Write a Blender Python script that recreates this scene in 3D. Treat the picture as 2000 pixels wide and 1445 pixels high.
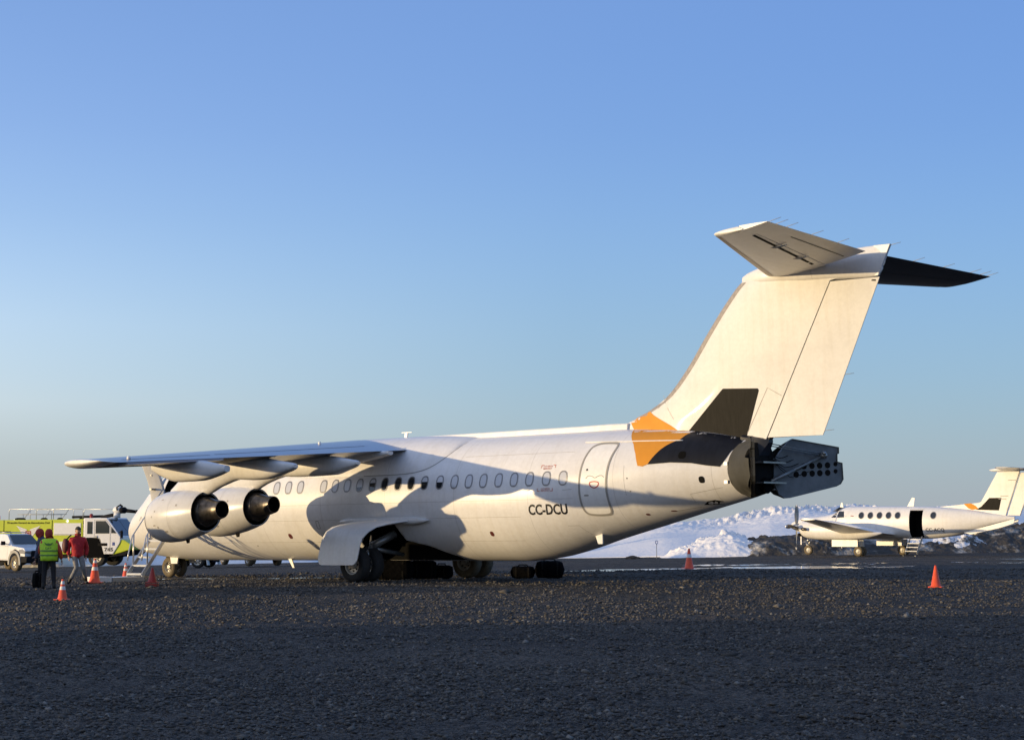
import bpy, bmesh, math, random
import numpy as np
from mathutils import Vector, Matrix
R = math.radians
random.seed(7); rng = np.random.default_rng(7)
scene = bpy.context.scene
for o in list(bpy.data.objects): bpy.data.objects.remove(o, do_unlink=True)
COL = scene.collection

# ------------------------------------------------------------------ camera
CAM = Vector((48.4035, -37.4301, 1.6855)); YAW = -0.6936; PIT = 0.0866
cd = bpy.data.cameras.new('camera'); cam = bpy.data.objects.new('camera', cd); COL.objects.link(cam)
cd.lens = 3405.47*36/2000; cd.sensor_width = 36; cd.clip_start = 0.1; cd.clip_end = 20000
cam.location = CAM; cam.rotation_euler = (R(90)+PIT, 0, -YAW)
scene.camera = cam
RT = Vector((math.cos(YAW), -math.sin(YAW), 0)); FW = Vector((math.sin(YAW), math.cos(YAW), 0))
def W(lat, dep, z=0.0):            # world point from metres to the right and metres ahead of the photographer
    p = CAM + RT*lat + FW*dep; return Vector((p.x, p.y, z))

# ------------------------------------------------------------------ light
SUN_DIR = Vector((-0.66, -1.0, 0.070)).normalized()      # towards the sun
sd = bpy.data.lights.new('sun', 'SUN'); sd.energy = 4.0; sd.angle = R(0.5); sd.color = (1.0, 0.745, 0.40)
sun = bpy.data.objects.new('sun', sd); COL.objects.link(sun)
sun.rotation_euler = SUN_DIR.to_track_quat('Z', 'Y').to_euler()
w = bpy.data.worlds.new('World'); scene.world = w; w.use_nodes = True
nt = w.node_tree; nt.nodes.clear()
out = nt.nodes.new('ShaderNodeOutputWorld'); bg = nt.nodes.new('ShaderNodeBackground'); sky = nt.nodes.new('ShaderNodeTexSky')
sky.sky_type = 'NISHITA'; sky.sun_disc = False
elev = math.asin(SUN_DIR.z); sky.sun_elevation = elev; sky.sun_rotation = math.atan2(SUN_DIR.x, SUN_DIR.y)
sky.altitude = 0; sky.air_density = 1.0; sky.dust_density = 0.3; sky.ozone_density = 3.0
bg.inputs[1].default_value = 0.05
# clear evening air: pale towards the horizon, lavender blue higher up, duller away from the sun
wtc = nt.nodes.new('ShaderNodeTexCoord'); wsp = nt.nodes.new('ShaderNodeSeparateXYZ'); nt.links.new(wtc.outputs['Generated'], wsp.inputs[0])
ramp = nt.nodes.new('ShaderNodeValToRGB'); ramp.color_ramp.interpolation = 'B_SPLINE'
SKY = [(0.0, (.34, .385, .42)), (.035, (.345, .425, .475)), (.08, (.31, .45, .56)), (.15, (.245, .41, .65)), (.22, (.185, .325, .63)), (.32, (.155, .285, .60)), (.6, (.20, .30, .54)), (1.0, (.18, .27, .48))]
e = ramp.color_ramp.elements
while len(e) < len(SKY): e.new(.5)
for i, (p, c) in enumerate(SKY): e[i].position = p; e[i].color = (*c, 1)
nt.links.new(wsp.outputs[2], ramp.inputs[0])
dt = nt.nodes.new('ShaderNodeVectorMath'); dt.operation = 'DOT_PRODUCT'; nt.links.new(wtc.outputs['Generated'], dt.inputs[0]); dt.inputs[1].default_value = (SUN_DIR.x, SUN_DIR.y, 0)
mrg = nt.nodes.new('ShaderNodeMapRange'); mrg.inputs[1].default_value = -.75; mrg.inputs[2].default_value = .2; nt.links.new(dt.outputs['Value'], mrg.inputs[0])
dusk = nt.nodes.new('ShaderNodeMix'); dusk.data_type = 'RGBA'; dusk.inputs[6].default_value = (.70, .80, .93, 1); dusk.inputs[7].default_value = (1.12, 1.05, 1.0, 1); nt.links.new(mrg.outputs[0], dusk.inputs[0])
mul = nt.nodes.new('ShaderNodeMix'); mul.data_type = 'RGBA'; mul.blend_type = 'MULTIPLY'; mul.inputs[0].default_value = 1; nt.links.new(ramp.outputs[0], mul.inputs[6]); nt.links.new(dusk.outputs[2], mul.inputs[7])
glow = nt.nodes.new('ShaderNodeMapRange'); glow.inputs[1].default_value = .05; glow.inputs[2].default_value = .95; nt.links.new(dt.outputs['Value'], glow.inputs[0])
gmx = nt.nodes.new('ShaderNodeMix'); gmx.data_type = 'RGBA'; gmx.inputs[6].default_value = (1, 1, 1, 1); gmx.inputs[7].default_value = (2.6, 1.9, 1.35, 1); nt.links.new(glow.outputs[0], gmx.inputs[0])
mul2 = nt.nodes.new('ShaderNodeMix'); mul2.data_type = 'RGBA'; mul2.blend_type = 'MULTIPLY'; mul2.inputs[0].default_value = 1; nt.links.new(mul.outputs[2], mul2.inputs[6]); nt.links.new(gmx.outputs[2], mul2.inputs[7])
lowr = nt.nodes.new('ShaderNodeValToRGB'); le = lowr.color_ramp.elements; le[0].position = 0; le[0].color = (.05, .05, .05, 1); le[1].position = .30; le[1].color = (0, 0, 0, 1)
for p_, v_ in ((.035, .25), (.065, .95), (.11, 1.0), (.17, .5)): q_ = le.new(p_); q_.color = (v_, v_, v_, 1)
nt.links.new(wsp.outputs[2], lowr.inputs[0])
lm = nt.nodes.new('ShaderNodeMapRange'); lm.inputs[1].default_value = -.32; lm.inputs[2].default_value = .02; nt.links.new(dt.outputs['Value'], lm.inputs[0])
lx = nt.nodes.new('ShaderNodeMath'); lx.operation = 'MULTIPLY'; nt.links.new(lowr.outputs[0], lx.inputs[0]); nt.links.new(lm.outputs[0], lx.inputs[1])
gm3 = nt.nodes.new('ShaderNodeMix'); gm3.data_type = 'RGBA'; gm3.inputs[6].default_value = (1, 1, 1, 1); gm3.inputs[7].default_value = (1.50, 1.32, 1.24, 1); nt.links.new(lx.outputs[0], gm3.inputs[0])
mul3 = nt.nodes.new('ShaderNodeMix'); mul3.data_type = 'RGBA'; mul3.blend_type = 'MULTIPLY'; mul3.inputs[0].default_value = 1; nt.links.new(mul2.outputs[2], mul3.inputs[6]); nt.links.new(gm3.outputs[2], mul3.inputs[7])
bg2 = nt.nodes.new('ShaderNodeBackground'); bg2.inputs[1].default_value = 1.0; nt.links.new(mul3.outputs[2], bg2.inputs[0])
adds = nt.nodes.new('ShaderNodeAddShader'); nt.links.new(bg.outputs[0], adds.inputs[0]); nt.links.new(bg2.outputs[0], adds.inputs[1])
nt.links.new(sky.outputs[0], bg.inputs[0]); nt.links.new(adds.outputs[0], out.inputs[0])
scene.view_settings.view_transform = 'Standard'; scene.view_settings.look = 'None'
scene.view_settings.exposure = 0.15; scene.view_settings.gamma = 1.0
scene.render.resolution_x = 1024; scene.render.resolution_y = 739

# ------------------------------------------------------------------ materials
MATS = {}
def mat(name, col, rough=0.5, metal=0.0, noise=None, bump=None, coat=0.0, emit=None, dark=None, spec=0.5, stretch=(1,1,1), alpha=None):
    m = bpy.data.materials.new(name); m.use_nodes = True; n = m.node_tree; b = n.nodes['Principled BSDF']
    b.inputs['Base Color'].default_value = (*col, 1); b.inputs['Roughness'].default_value = rough
    b.inputs['Metallic'].default_value = metal; b.inputs['Coat Weight'].default_value = coat
    b.inputs['Specular IOR Level'].default_value = spec
    if emit: b.inputs['Emission Color'].default_value = (*emit[0], 1); b.inputs['Emission Strength'].default_value = emit[1]
    tc = n.nodes.new('ShaderNodeTexCoord'); mp = n.nodes.new('ShaderNodeMapping'); mp.inputs['Scale'].default_value = stretch
    n.links.new(tc.outputs['Object'], mp.inputs['Vector'])
    if noise:
        sc, amt = noise
        t = n.nodes.new('ShaderNodeTexNoise'); t.inputs['Scale'].default_value = sc; t.inputs['Detail'].default_value = 6; t.inputs['Roughness'].default_value = .65
        n.links.new(mp.outputs[0], t.inputs['Vector'])
        r = n.nodes.new('ShaderNodeValToRGB'); d = dark or tuple(c*(1-amt) for c in col)
        r.color_ramp.elements[0].position = .32; r.color_ramp.elements[1].position = .68
        r.color_ramp.elements[0].color = (*d, 1); r.color_ramp.elements[1].color = (*col, 1)
        n.links.new(t.outputs['Fac'], r.inputs[0]); n.links.new(r.outputs[0], b.inputs['Base Color'])
    if bump:
        t2 = n.nodes.new('ShaderNodeTexNoise'); t2.inputs['Scale'].default_value = bump[0]; t2.inputs['Detail'].default_value = 5
        n.links.new(mp.outputs[0], t2.inputs['Vector'])
        bp = n.nodes.new('ShaderNodeBump'); bp.inputs['Strength'].default_value = bump[1]; bp.inputs['Distance'].default_value = bump[2] if len(bump) > 2 else .05
        n.links.new(t2.outputs['Fac'], bp.inputs['Height']); n.links.new(bp.outputs[0], b.inputs['Normal'])
    MATS[name] = m; return m

def paint(name, col, rough=0.3, streak=0.0, seam=True):
    """aircraft skin: faint grime, long streaks and frame seams in object space"""
    m = mat(name, col, rough, noise=(1.3, .10), bump=(1.1, .12, .02), coat=.08, stretch=(.35, 1, 1))
    n = m.node_tree; b = n.nodes['Principled BSDF']; src = b.inputs['Base Color'].links[0].from_socket
    tc = n.nodes.new('ShaderNodeTexCoord'); sp = n.nodes.new('ShaderNodeSeparateXYZ'); n.links.new(tc.outputs['Object'], sp.inputs[0])
    # fine speckle of dirt
    t = n.nodes.new('ShaderNodeTexNoise'); t.inputs['Scale'].default_value = 9; t.inputs['Detail'].default_value = 8; t.inputs['Roughness'].default_value = .75
    n.links.new(tc.outputs['Object'], t.inputs['Vector'])
    r = n.nodes.new('ShaderNodeMapRange'); r.inputs[1].default_value = .3; r.inputs[2].default_value = .6; r.inputs[3].default_value = .90; r.inputs[4].default_value = 1.0
    n.links.new(t.outputs['Fac'], r.inputs[0])
    mx = n.nodes.new('ShaderNodeMix'); mx.data_type = 'RGBA'; mx.blend_type = 'MULTIPLY'; mx.inputs[0].default_value = 1
    cmb = n.nodes.new('ShaderNodeCombineColor'); [n.links.new(r.outputs[0], cmb.inputs[i]) for i in range(3)]
    n.links.new(src, mx.inputs[6]); n.links.new(cmb.outputs[0], mx.inputs[7])
    last = mx.outputs[2]
    mp2 = n.nodes.new('ShaderNodeMapping'); mp2.inputs['Scale'].default_value = (5.5, 1.2, .45); n.links.new(tc.outputs['Object'], mp2.inputs[0])
    t3 = n.nodes.new('ShaderNodeTexNoise'); t3.inputs['Scale'].default_value = 1.0; t3.inputs['Detail'].default_value = 5; t3.inputs['Roughness'].default_value = .6; n.links.new(mp2.outputs[0], t3.inputs['Vector'])
    r3 = n.nodes.new('ShaderNodeValToRGB'); e3 = r3.color_ramp.elements; e3[0].position = .34; e3[0].color = (.955, .945, .925, 1); e3[1].position = .52; e3[1].color = (1, 1, 1, 1); n.links.new(t3.outputs['Fac'], r3.inputs[0])
    m3 = n.nodes.new('ShaderNodeMix'); m3.data_type = 'RGBA'; m3.blend_type = 'MULTIPLY'; m3.inputs[0].default_value = 1; n.links.new(last, m3.inputs[6]); n.links.new(r3.outputs[0], m3.inputs[7]); last = m3.outputs[2]
    if seam:
        md = n.nodes.new('ShaderNodeMath'); md.operation = 'PINGPONG'; md.inputs[1].default_value = 1.3
        n.links.new(sp.outputs[0], md.inputs[0])
        lt = n.nodes.new('ShaderNodeMath'); lt.operation = 'LESS_THAN'; lt.inputs[1].default_value = .006; n.links.new(md.outputs[0], lt.inputs[0])
        ml = n.nodes.new('ShaderNodeMath'); ml.operation = 'MULTIPLY'; ml.inputs[1].default_value = .42; n.links.new(lt.outputs[0], ml.inputs[0])
        m2 = n.nodes.new('ShaderNodeMix'); m2.data_type = 'RGBA'; m2.inputs[7].default_value = (col[0]*.35, col[1]*.33, col[2]*.3, 1)
        n.links.new(ml.outputs[0], m2.inputs[0]); n.links.new(last, m2.inputs[6]); last = m2.outputs[2]
    n.links.new(last, b.inputs['Base Color'])
    return m

paint('white_paint', (.74, .73, .73), .36)
paint('wing_grey', (.30, .33, .40), .28)
paint('nacelle_paint', (.66, .65, .64), .27, seam=False)
paint('fin_paint', (.72, .71, .70), .55, seam=False)
paint('white_trim', (.82, .81, .79), .35, seam=False)
mat('wing_under', (.11, .10, .09), .5, noise=(2, .4))  # soot and shade of the outer lower wing put into one dark colour
mat('nacelle_mark', (.30, .27, .24), .5)
mat('orange_paint', (.66, .28, .035), .6, noise=(3, .1), spec=.15)
mat('navy_paint', (.009, .011, .019), .55, spec=.15, noise=(3, .5), stretch=(3, 1, .5))
mat('dark_patch', (.013, .012, .011), .6, spec=.12, noise=(5, .6), stretch=(3, 1, .45))
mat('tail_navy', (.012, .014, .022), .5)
mat('metal_edge', (.40, .35, .30), .5, .15, noise=(12, .35))
mat('steel', (.45, .44, .42), .35, .9, noise=(8, .3))
mat('exhaust_metal', (.17, .145, .12), .38, .85, noise=(6, .5), dark=(.05, .045, .04))
mat('soot', (.012, .011, .010), .85, spec=.12)
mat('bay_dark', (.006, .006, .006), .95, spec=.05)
mat('gap_dark', (.03, .03, .03), .7)
mat('seam_grey', (.30, .29, .27), .6)
mat('door_seal', (.34, .32, .29), .5)
mat('petal_inner', (.20, .21, .215), .55, noise=(4, .35))
mat('petal_gray', (.055, .054, .048), .7, spec=.2, noise=(4, .2))
mat('window_frame', (.20, .20, .21), .4, .3)
mat('shade_blind', (.50, .51, .55), .22, coat=.4)
mat('dark_glass', (.012, .014, .018), .06, coat=.5)
mat('cab_glass', (.03, .04, .045), .05, coat=.5)
mat('red_mark', (.45, .05, .04), .5)
mat('red_faint', (.50, .22, .19), .5)
mat('dark_red', (.10, .015, .012), .6)
mat('black_ink', (.012, .012, .015), .45)
mat('tyre', (.022, .021, .020), .85, noise=(14, .5), bump=(30, .4, .01))
mat('dusty_tyre', (.16, .125, .075), .85, noise=(9, .4), bump=(30, .4, .01))
mat('rim', (.55, .52, .46), .4, .4, noise=(12, .35))
mat('gear_metal', (.36, .35, .33), .4, .6, noise=(9, .4))
mat('aluminium', (.58, .57, .55), .32, .75, noise=(9, .2))
mat('step_white', (.78, .77, .72), .6, noise=(12, .2))
mat('red_paint', (.30, .02, .015), .5, noise=(10, .3))
mat('cone_orange', (.85, .10, .03), .42, noise=(8, .25))
mat('cone_red', (.42, .03, .02), .5, noise=(8, .3))
mat('cone_band', (.75, .74, .72), .35, noise=(10, .2))
mat('cone_black', (.03, .02, .02), .8)
mat('lime_paint', (.48, .56, .02), .35, noise=(3, .12), coat=.4)
mat('truck_white', (.74, .74, .75), .35, noise=(4, .1), coat=.3)
mat('truck_black', (.012, .012, .015), .8, spec=.15, noise=(7, .4))
mat('lamp_lens', (.9, .9, .85), .15, emit=((1, .97, .85), 1.6))
mat('amber_lens', (.8, .18, .03), .2, coat=.5)
mat('headlight', (.55, .55, .55), .08, .5, coat=1)
mat('truck_blue', (.02, .05, .25), .4)
mat('snow_cover', (.85, .87, .92), .6, noise=(1.5, .05), bump=(3, .5, .25))
mat('skin', (.45, .26, .18), .55)
mat('hair', (.03, .02, .015), .8)
mat('jacket_red', (.50, .012, .02), .7, noise=(12, .3), bump=(9, .6, .05))
mat('jacket_orange', (.55, .07, .03), .7, noise=(12, .3), bump=(9, .6, .05))
mat('hood_red', (.36, .035, .02), .75, noise=(14, .3))
mat('hi_vis', (.50, .80, .03), .6, noise=(10, .12), bump=(9, .5, .05))
mat('hi_vis_band', (.10, .22, .04), .5)
mat('jacket_blue', (.05, .06, .10), .75, noise=(10, .3), bump=(9, .6, .05))
mat('trouser_black', (.013, .013, .017), .8, noise=(10, .3))
mat('trouser_grey', (.26, .25, .24), .8, noise=(14, .35), bump=(12, .6, .04))
mat('boot_black', (.015, .014, .014), .6)
mat('bag_black', (.004, .004, .005), .95, spec=.08, noise=(8, .4), bump=(6, .7, .06))
mat('beanie', (.05, .045, .035), .9)
mat('yellow_machine', (.45, .28, .03), .5, noise=(6, .4))
mat('pole_grey', (.2, .22, .26), .5)

# ------------------------------------------------------------------ mesh helpers
class MB:
    def __init__(s, off=(0, 0, 0)): s.V = []; s.F = []; s.M = []; s.S = []; s.off = Vector(off)
    def add(s, V, F, m=0, smooth=True):
        b = len(s.V); s.V += [Vector(v) for v in V]
        for f in F: s.F.append([i+b for i in f]); s.M.append(m); s.S.append(smooth)
        return s
    def loft(s, rings, closed=True, cap=True, m=0, smooth=True):
        n = len(rings[0]); V = [p for r in rings for p in r]; F = []
        for i in range(len(rings)-1):
            for j in range(n if closed else n-1):
                k = (j+1) % n; F.append([i*n+j, i*n+k, (i+1)*n+k, (i+1)*n+j])
        s.add(V, F, m, smooth)
        if cap and closed:
            b = len(s.V)-len(V); s.F.append([b+j for j in range(n)][::-1]); s.M.append(m); s.S.append(False)
            s.F.append([b+(len(rings)-1)*n+j for j in range(n)]); s.M.append(m); s.S.append(False)
        return s
    def box(s, lo, hi, m=0, rot=None, c=None):
        x0, y0, z0 = lo; x1, y1, z1 = hi
        V = [Vector(v) for v in [(x0,y0,z0),(x1,y0,z0),(x1,y1,z0),(x0,y1,z0),(x0,y0,z1),(x1,y0,z1),(x1,y1,z1),(x0,y1,z1)]]
        if rot is not None: V = [rot @ v + Vector(c or (0,0,0)) for v in V]
        return s.add(V, [[3,2,1,0],[4,5,6,7],[0,1,5,4],[1,2,6,5],[2,3,7,6],[3,0,4,7]], m, False)
    def tube(s, pts, r, n=8, m=0, cap=True):
        pts = [Vector(p) for p in pts]; rr = r if isinstance(r, (list, tuple)) else [r]*len(pts); rings = []
        a = None
        for i, p in enumerate(pts):
            d = (pts[min(i+1, len(pts)-1)]-pts[max(i-1, 0)]).normalized()
            if a is None: a = d.orthogonal().normalized()
            a = (a-d*a.dot(d)).normalized(); b = d.cross(a)
            rings.append([p+(a*math.cos(t)+b*math.sin(t))*rr[i] for t in [2*math.pi*k/n for k in range(n)]])
        return s.loft(rings, m=m, cap=cap)
    def lathe(s, prof, o, axis='x', n=32, m=0, cap=False):
        """prof: (along, radius)"""
        rings = []
        for a, r in prof:
            ring = []
            for k in range(n):
                t = 2*math.pi*k/n; u, v = r*math.cos(t), r*math.sin(t)
                p = {'x': (a, u, v), 'y': (u, a, v), 'z': (u, v, a)}[axis]
                ring.append(Vector(o)+Vector(p))
            rings.append(ring)
        return s.loft(rings, cap=cap, m=m)
    def ball(s, c, r, n=16, m=0):
        r = (r, r, r) if not isinstance(r, (tuple, list)) else r; rings = []
        for i in range(1, n//2):
            t = math.pi*i/(n//2)
            rings.append([Vector(c)+Vector((r[0]*math.sin(t)*math.cos(2*math.pi*k/n), r[1]*math.sin(t)*math.sin(2*math.pi*k/n), r[2]*math.cos(t))) for k in range(n)])
        return s.loft(rings, m=m)
    def prism(s, poly, fa, fb, m=0):
        """poly 2D; fa/fb map 2D -> 3D on the two faces"""
        n = len(poly); V = [fa(p) for p in poly]+[fb(p) for p in poly]
        F = [list(range(n)), list(range(2*n-1, n-1, -1))]+[[i, i+n, (i+1) % n+n, (i+1) % n] for i in range(n)]
        return s.add(V, F, m, False)
    def build(s, name, mats, parent=None, bevel=0, auto=None, bseg=2):
        me = bpy.data.meshes.new(name); me.from_pydata([v-s.off for v in s.V], [], s.F)
        for m in (mats if isinstance(mats, (list, tuple)) else [mats]): me.materials.append(MATS[m])
        me.polygons.foreach_set('material_index', s.M); me.polygons.foreach_set('use_smooth', s.S); me.update()
        bm = bmesh.new(); bm.from_mesh(me)
        if len(bm.verts) < 200000:
            bmesh.ops.remove_doubles(bm, verts=bm.verts, dist=1e-5); bmesh.ops.recalc_face_normals(bm, faces=bm.faces)
        if bevel:
            es = [e for e in bm.edges if len(e.link_faces) == 2 and e.calc_face_angle(0) > .5]
            bmesh.ops.bevel(bm, geom=es, offset=bevel, segments=bseg, affect='EDGES', profile=.6, clamp_overlap=True)
        bm.to_mesh(me); bm.free()
        if auto is not None:
            me.polygons.foreach_set('use_smooth', [True]*len(me.polygons)); me.set_sharp_from_angle(angle=auto)
        o = bpy.data.objects.new(name, me); COL.objects.link(o); o.parent = parent; return o

def tag(o, label=None, cat=None, group=None, kind=None):
    if label: o['label'] = label
    if cat: o['category'] = cat
    if group: o['group'] = group
    if kind: o['kind'] = kind
    return o
def thing(name, label, cat, loc=(0,0,0), rot=(0,0,0), group=None):
    o = bpy.data.objects.new(name, None); COL.objects.link(o); o.location = loc; o.rotation_euler = rot
    o.empty_display_size = .3; return tag(o, label, cat, group)
def copy_tree(o, parent=None):
    c = o.copy(); COL.objects.link(c); c.parent = parent
    for ch in list(o.children): copy_tree(ch, c)
    return c
def text_mesh(txt, size, bold=0.0, step=0.1):
    """returns verts (x right, y up) and faces of flat lettering"""
    cu = bpy.data.curves.new('t', 'FONT'); cu.body = txt; cu.size = size; cu.offset = bold; cu.resolution_u = 3
    o = bpy.data.objects.new('t', cu); COL.objects.link(o)
    dg = bpy.context.evaluated_depsgraph_get(); me = bpy.data.meshes.new_from_object(o.evaluated_get(dg))
    bm = bmesh.new(); bm.from_mesh(me); bmesh.ops.remove_doubles(bm, verts=bm.verts, dist=1e-5)
    xs = [v.co.x for v in bm.verts]; ys = [v.co.y for v in bm.verts]
    cuts(bm, min(xs), max(xs), min(ys), max(ys), step)
    bm.verts.index_update(); V = [v.co.copy() for v in bm.verts]; F = [[v.index for v in f.verts] for f in bm.faces]
    bm.free(); bpy.data.objects.remove(o, do_unlink=True); return V, F
def cuts(bm, x0, x1, y0, y1, step):
    for ax, a, b in ((0, x0, x1), (1, y0, y1)):
        k = a+step
        while k < b:
            co = [0, 0, 0]; no = [0, 0, 0]; co[ax] = k; no[ax] = 1
            bmesh.ops.bisect_plane(bm, geom=bm.verts[:]+bm.edges[:]+bm.faces[:], plane_co=co, plane_no=no); k += step
def flat_poly(poly, step=.08):
    bm = bmesh.new(); vs = [bm.verts.new((x, y, 0)) for x, y in poly]; bm.faces.new(vs)
    bmesh.ops.triangulate(bm, faces=bm.faces[:])
    xs = [p[0] for p in poly]; ys = [p[1] for p in poly]; cuts(bm, min(xs), max(xs), min(ys), max(ys), step)
    bm.verts.index_update(); V = [v.co.copy() for v in bm.verts]; F = [[v.index for v in f.verts] for f in bm.faces]; bm.free(); return V, F
def band(path, wd, closed=True):
    """2D ribbon along path"""
    n = len(path); V = []; F = []
    for i, p in enumerate(path):
        a = path[(i-1) % n] if closed or i else p; b = path[(i+1) % n] if closed or i < n-1 else p
        d = Vector((b[0]-a[0], b[1]-a[1])).normalized(); nx, ny = -d.y, d.x
        V += [Vector((p[0]+nx*wd/2, p[1]+ny*wd/2, 0)), Vector((p[0]-nx*wd/2, p[1]-ny*wd/2, 0))]
    for i in range(n if closed else n-1):
        j = (i+1) % n; F.append([2*i, 2*i+1, 2*j+1, 2*j])
    return V, F
def smooth_path(pts, k=3, closed=True):
    for _ in range(k):
        q = []; n = len(pts)
        for i in range(n if closed else n-1):
            a = pts[i]; b = pts[(i+1) % n]
            q += [(a[0]*.75+b[0]*.25, a[1]*.75+b[1]*.25), (a[0]*.25+b[0]*.75, a[1]*.25+b[1]*.75)]
        if not closed: q = [pts[0]]+q+[pts[-1]]
        pts = q
    return pts
def pchip(T, x):
    """monotone interpolation of rows T[(x, v...)]"""
    X = [t[0] for t in T]
    if x <= X[0]: return T[0][1:]
    if x >= X[-1]: return T[-1][1:]
    i = max(k for k in range(len(X)-1) if X[k] <= x); h = X[i+1]-X[i]; t = (x-X[i])/h; out = []
    for c in range(1, len(T[0])):
        def sl(k): return (T[k+1][c]-T[k][c])/(X[k+1]-X[k])
        def tg(k):
            if k == 0: return sl(0)
            if k == len(X)-1: return sl(k-1)
            a, b = sl(k-1), sl(k)
            return 0 if a*b <= 0 else 2*a*b/(a+b)
        m0, m1 = tg(i), tg(i+1)
        out.append((2*t**3-3*t**2+1)*T[i][c]+(t**3-2*t**2+t)*h*m0+(-2*t**3+3*t**2)*T[i+1][c]+(t**3-t**2)*h*m1)
    return out
def cutter_apply(target, cutters):
    for ct in cutters:
        ct.parent = target.parent; bpy.context.view_layer.update()
        md = target.modifiers.new('b', 'BOOLEAN'); md.operation = 'DIFFERENCE'; md.object = ct; md.solver = 'EXACT'
        try: md.material_mode = 'TRANSFER'
        except Exception: pass
        dg = bpy.context.evaluated_depsgraph_get(); me = bpy.data.meshes.new_from_object(target.evaluated_get(dg))
        target.modifiers.clear(); target.data = me; bpy.data.objects.remove(ct, do_unlink=True)
# ------------------------------------------------------------------ ground
def gz(x):
    x = np.asarray(x, float)
    a = -.0123*(14-np.clip(x, 2, 14)); b = -.024*np.maximum(0, 2-x)
    far = np.clip((-x-60)/60, 0, 1); return a+b*(1-far)+far*(-1.49)
def hsh(i, j, s=0):
    n = (i.astype(np.int64)*374761393+j.astype(np.int64)*668265263+s*1442695) & 0x7fffffff
    n = ((n ^ (n >> 13))*1274126177) & 0x7fffffff; return ((n ^ (n >> 16)) & 0xffff)/65535.0
def vn(x, y, s=0):
    i = np.floor(x); j = np.floor(y); u = x-i; v = y-j; u = u*u*(3-2*u); v = v*v*(3-2*v)
    a, b, c, d = hsh(i, j, s), hsh(i+1, j, s), hsh(i, j+1, s), hsh(i+1, j+1, s)
    return (a*(1-u)+b*u)*(1-v)+(c*(1-u)+d*u)*v
def fbm(x, y, f, o=4, s=0, g=.5):
    r = 0; a = 1; t = 0
    for k in range(o): r = r+a*vn(x*f, y*f, s+k*17); t += a; a *= g; f *= 2.03
    return r/t
def grid_mesh(name, X, Y, Z, material, kind='structure', smooth=True, parent=None):
    n, m = X.shape; co = np.stack([X, Y, Z], -1).reshape(-1, 3)
    idx = np.arange(n*m).reshape(n, m); q = np.stack([idx[:-1, :-1], idx[:-1, 1:], idx[1:, 1:], idx[1:, :-1]], -1).reshape(-1, 4)
    me = bpy.data.meshes.new(name); me.vertices.add(len(co)); me.vertices.foreach_set('co', co.ravel())
    me.loops.add(q.size); me.loops.foreach_set('vertex_index', q.ravel().astype(np.int32))
    me.polygons.add(len(q)); me.polygons.foreach_set('loop_start', np.arange(0, q.size, 4, dtype=np.int32))
    me.polygons.foreach_set('use_smooth', [smooth]*len(q)); me.update(calc_edges=True); me.validate()
    if me.polygons[0].normal.z < 0: me.flip_normals()
    me.materials.append(material); o = bpy.data.objects.new(name, me); COL.objects.link(o); o.parent = parent
    if kind: o['kind'] = kind
    return o
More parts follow.
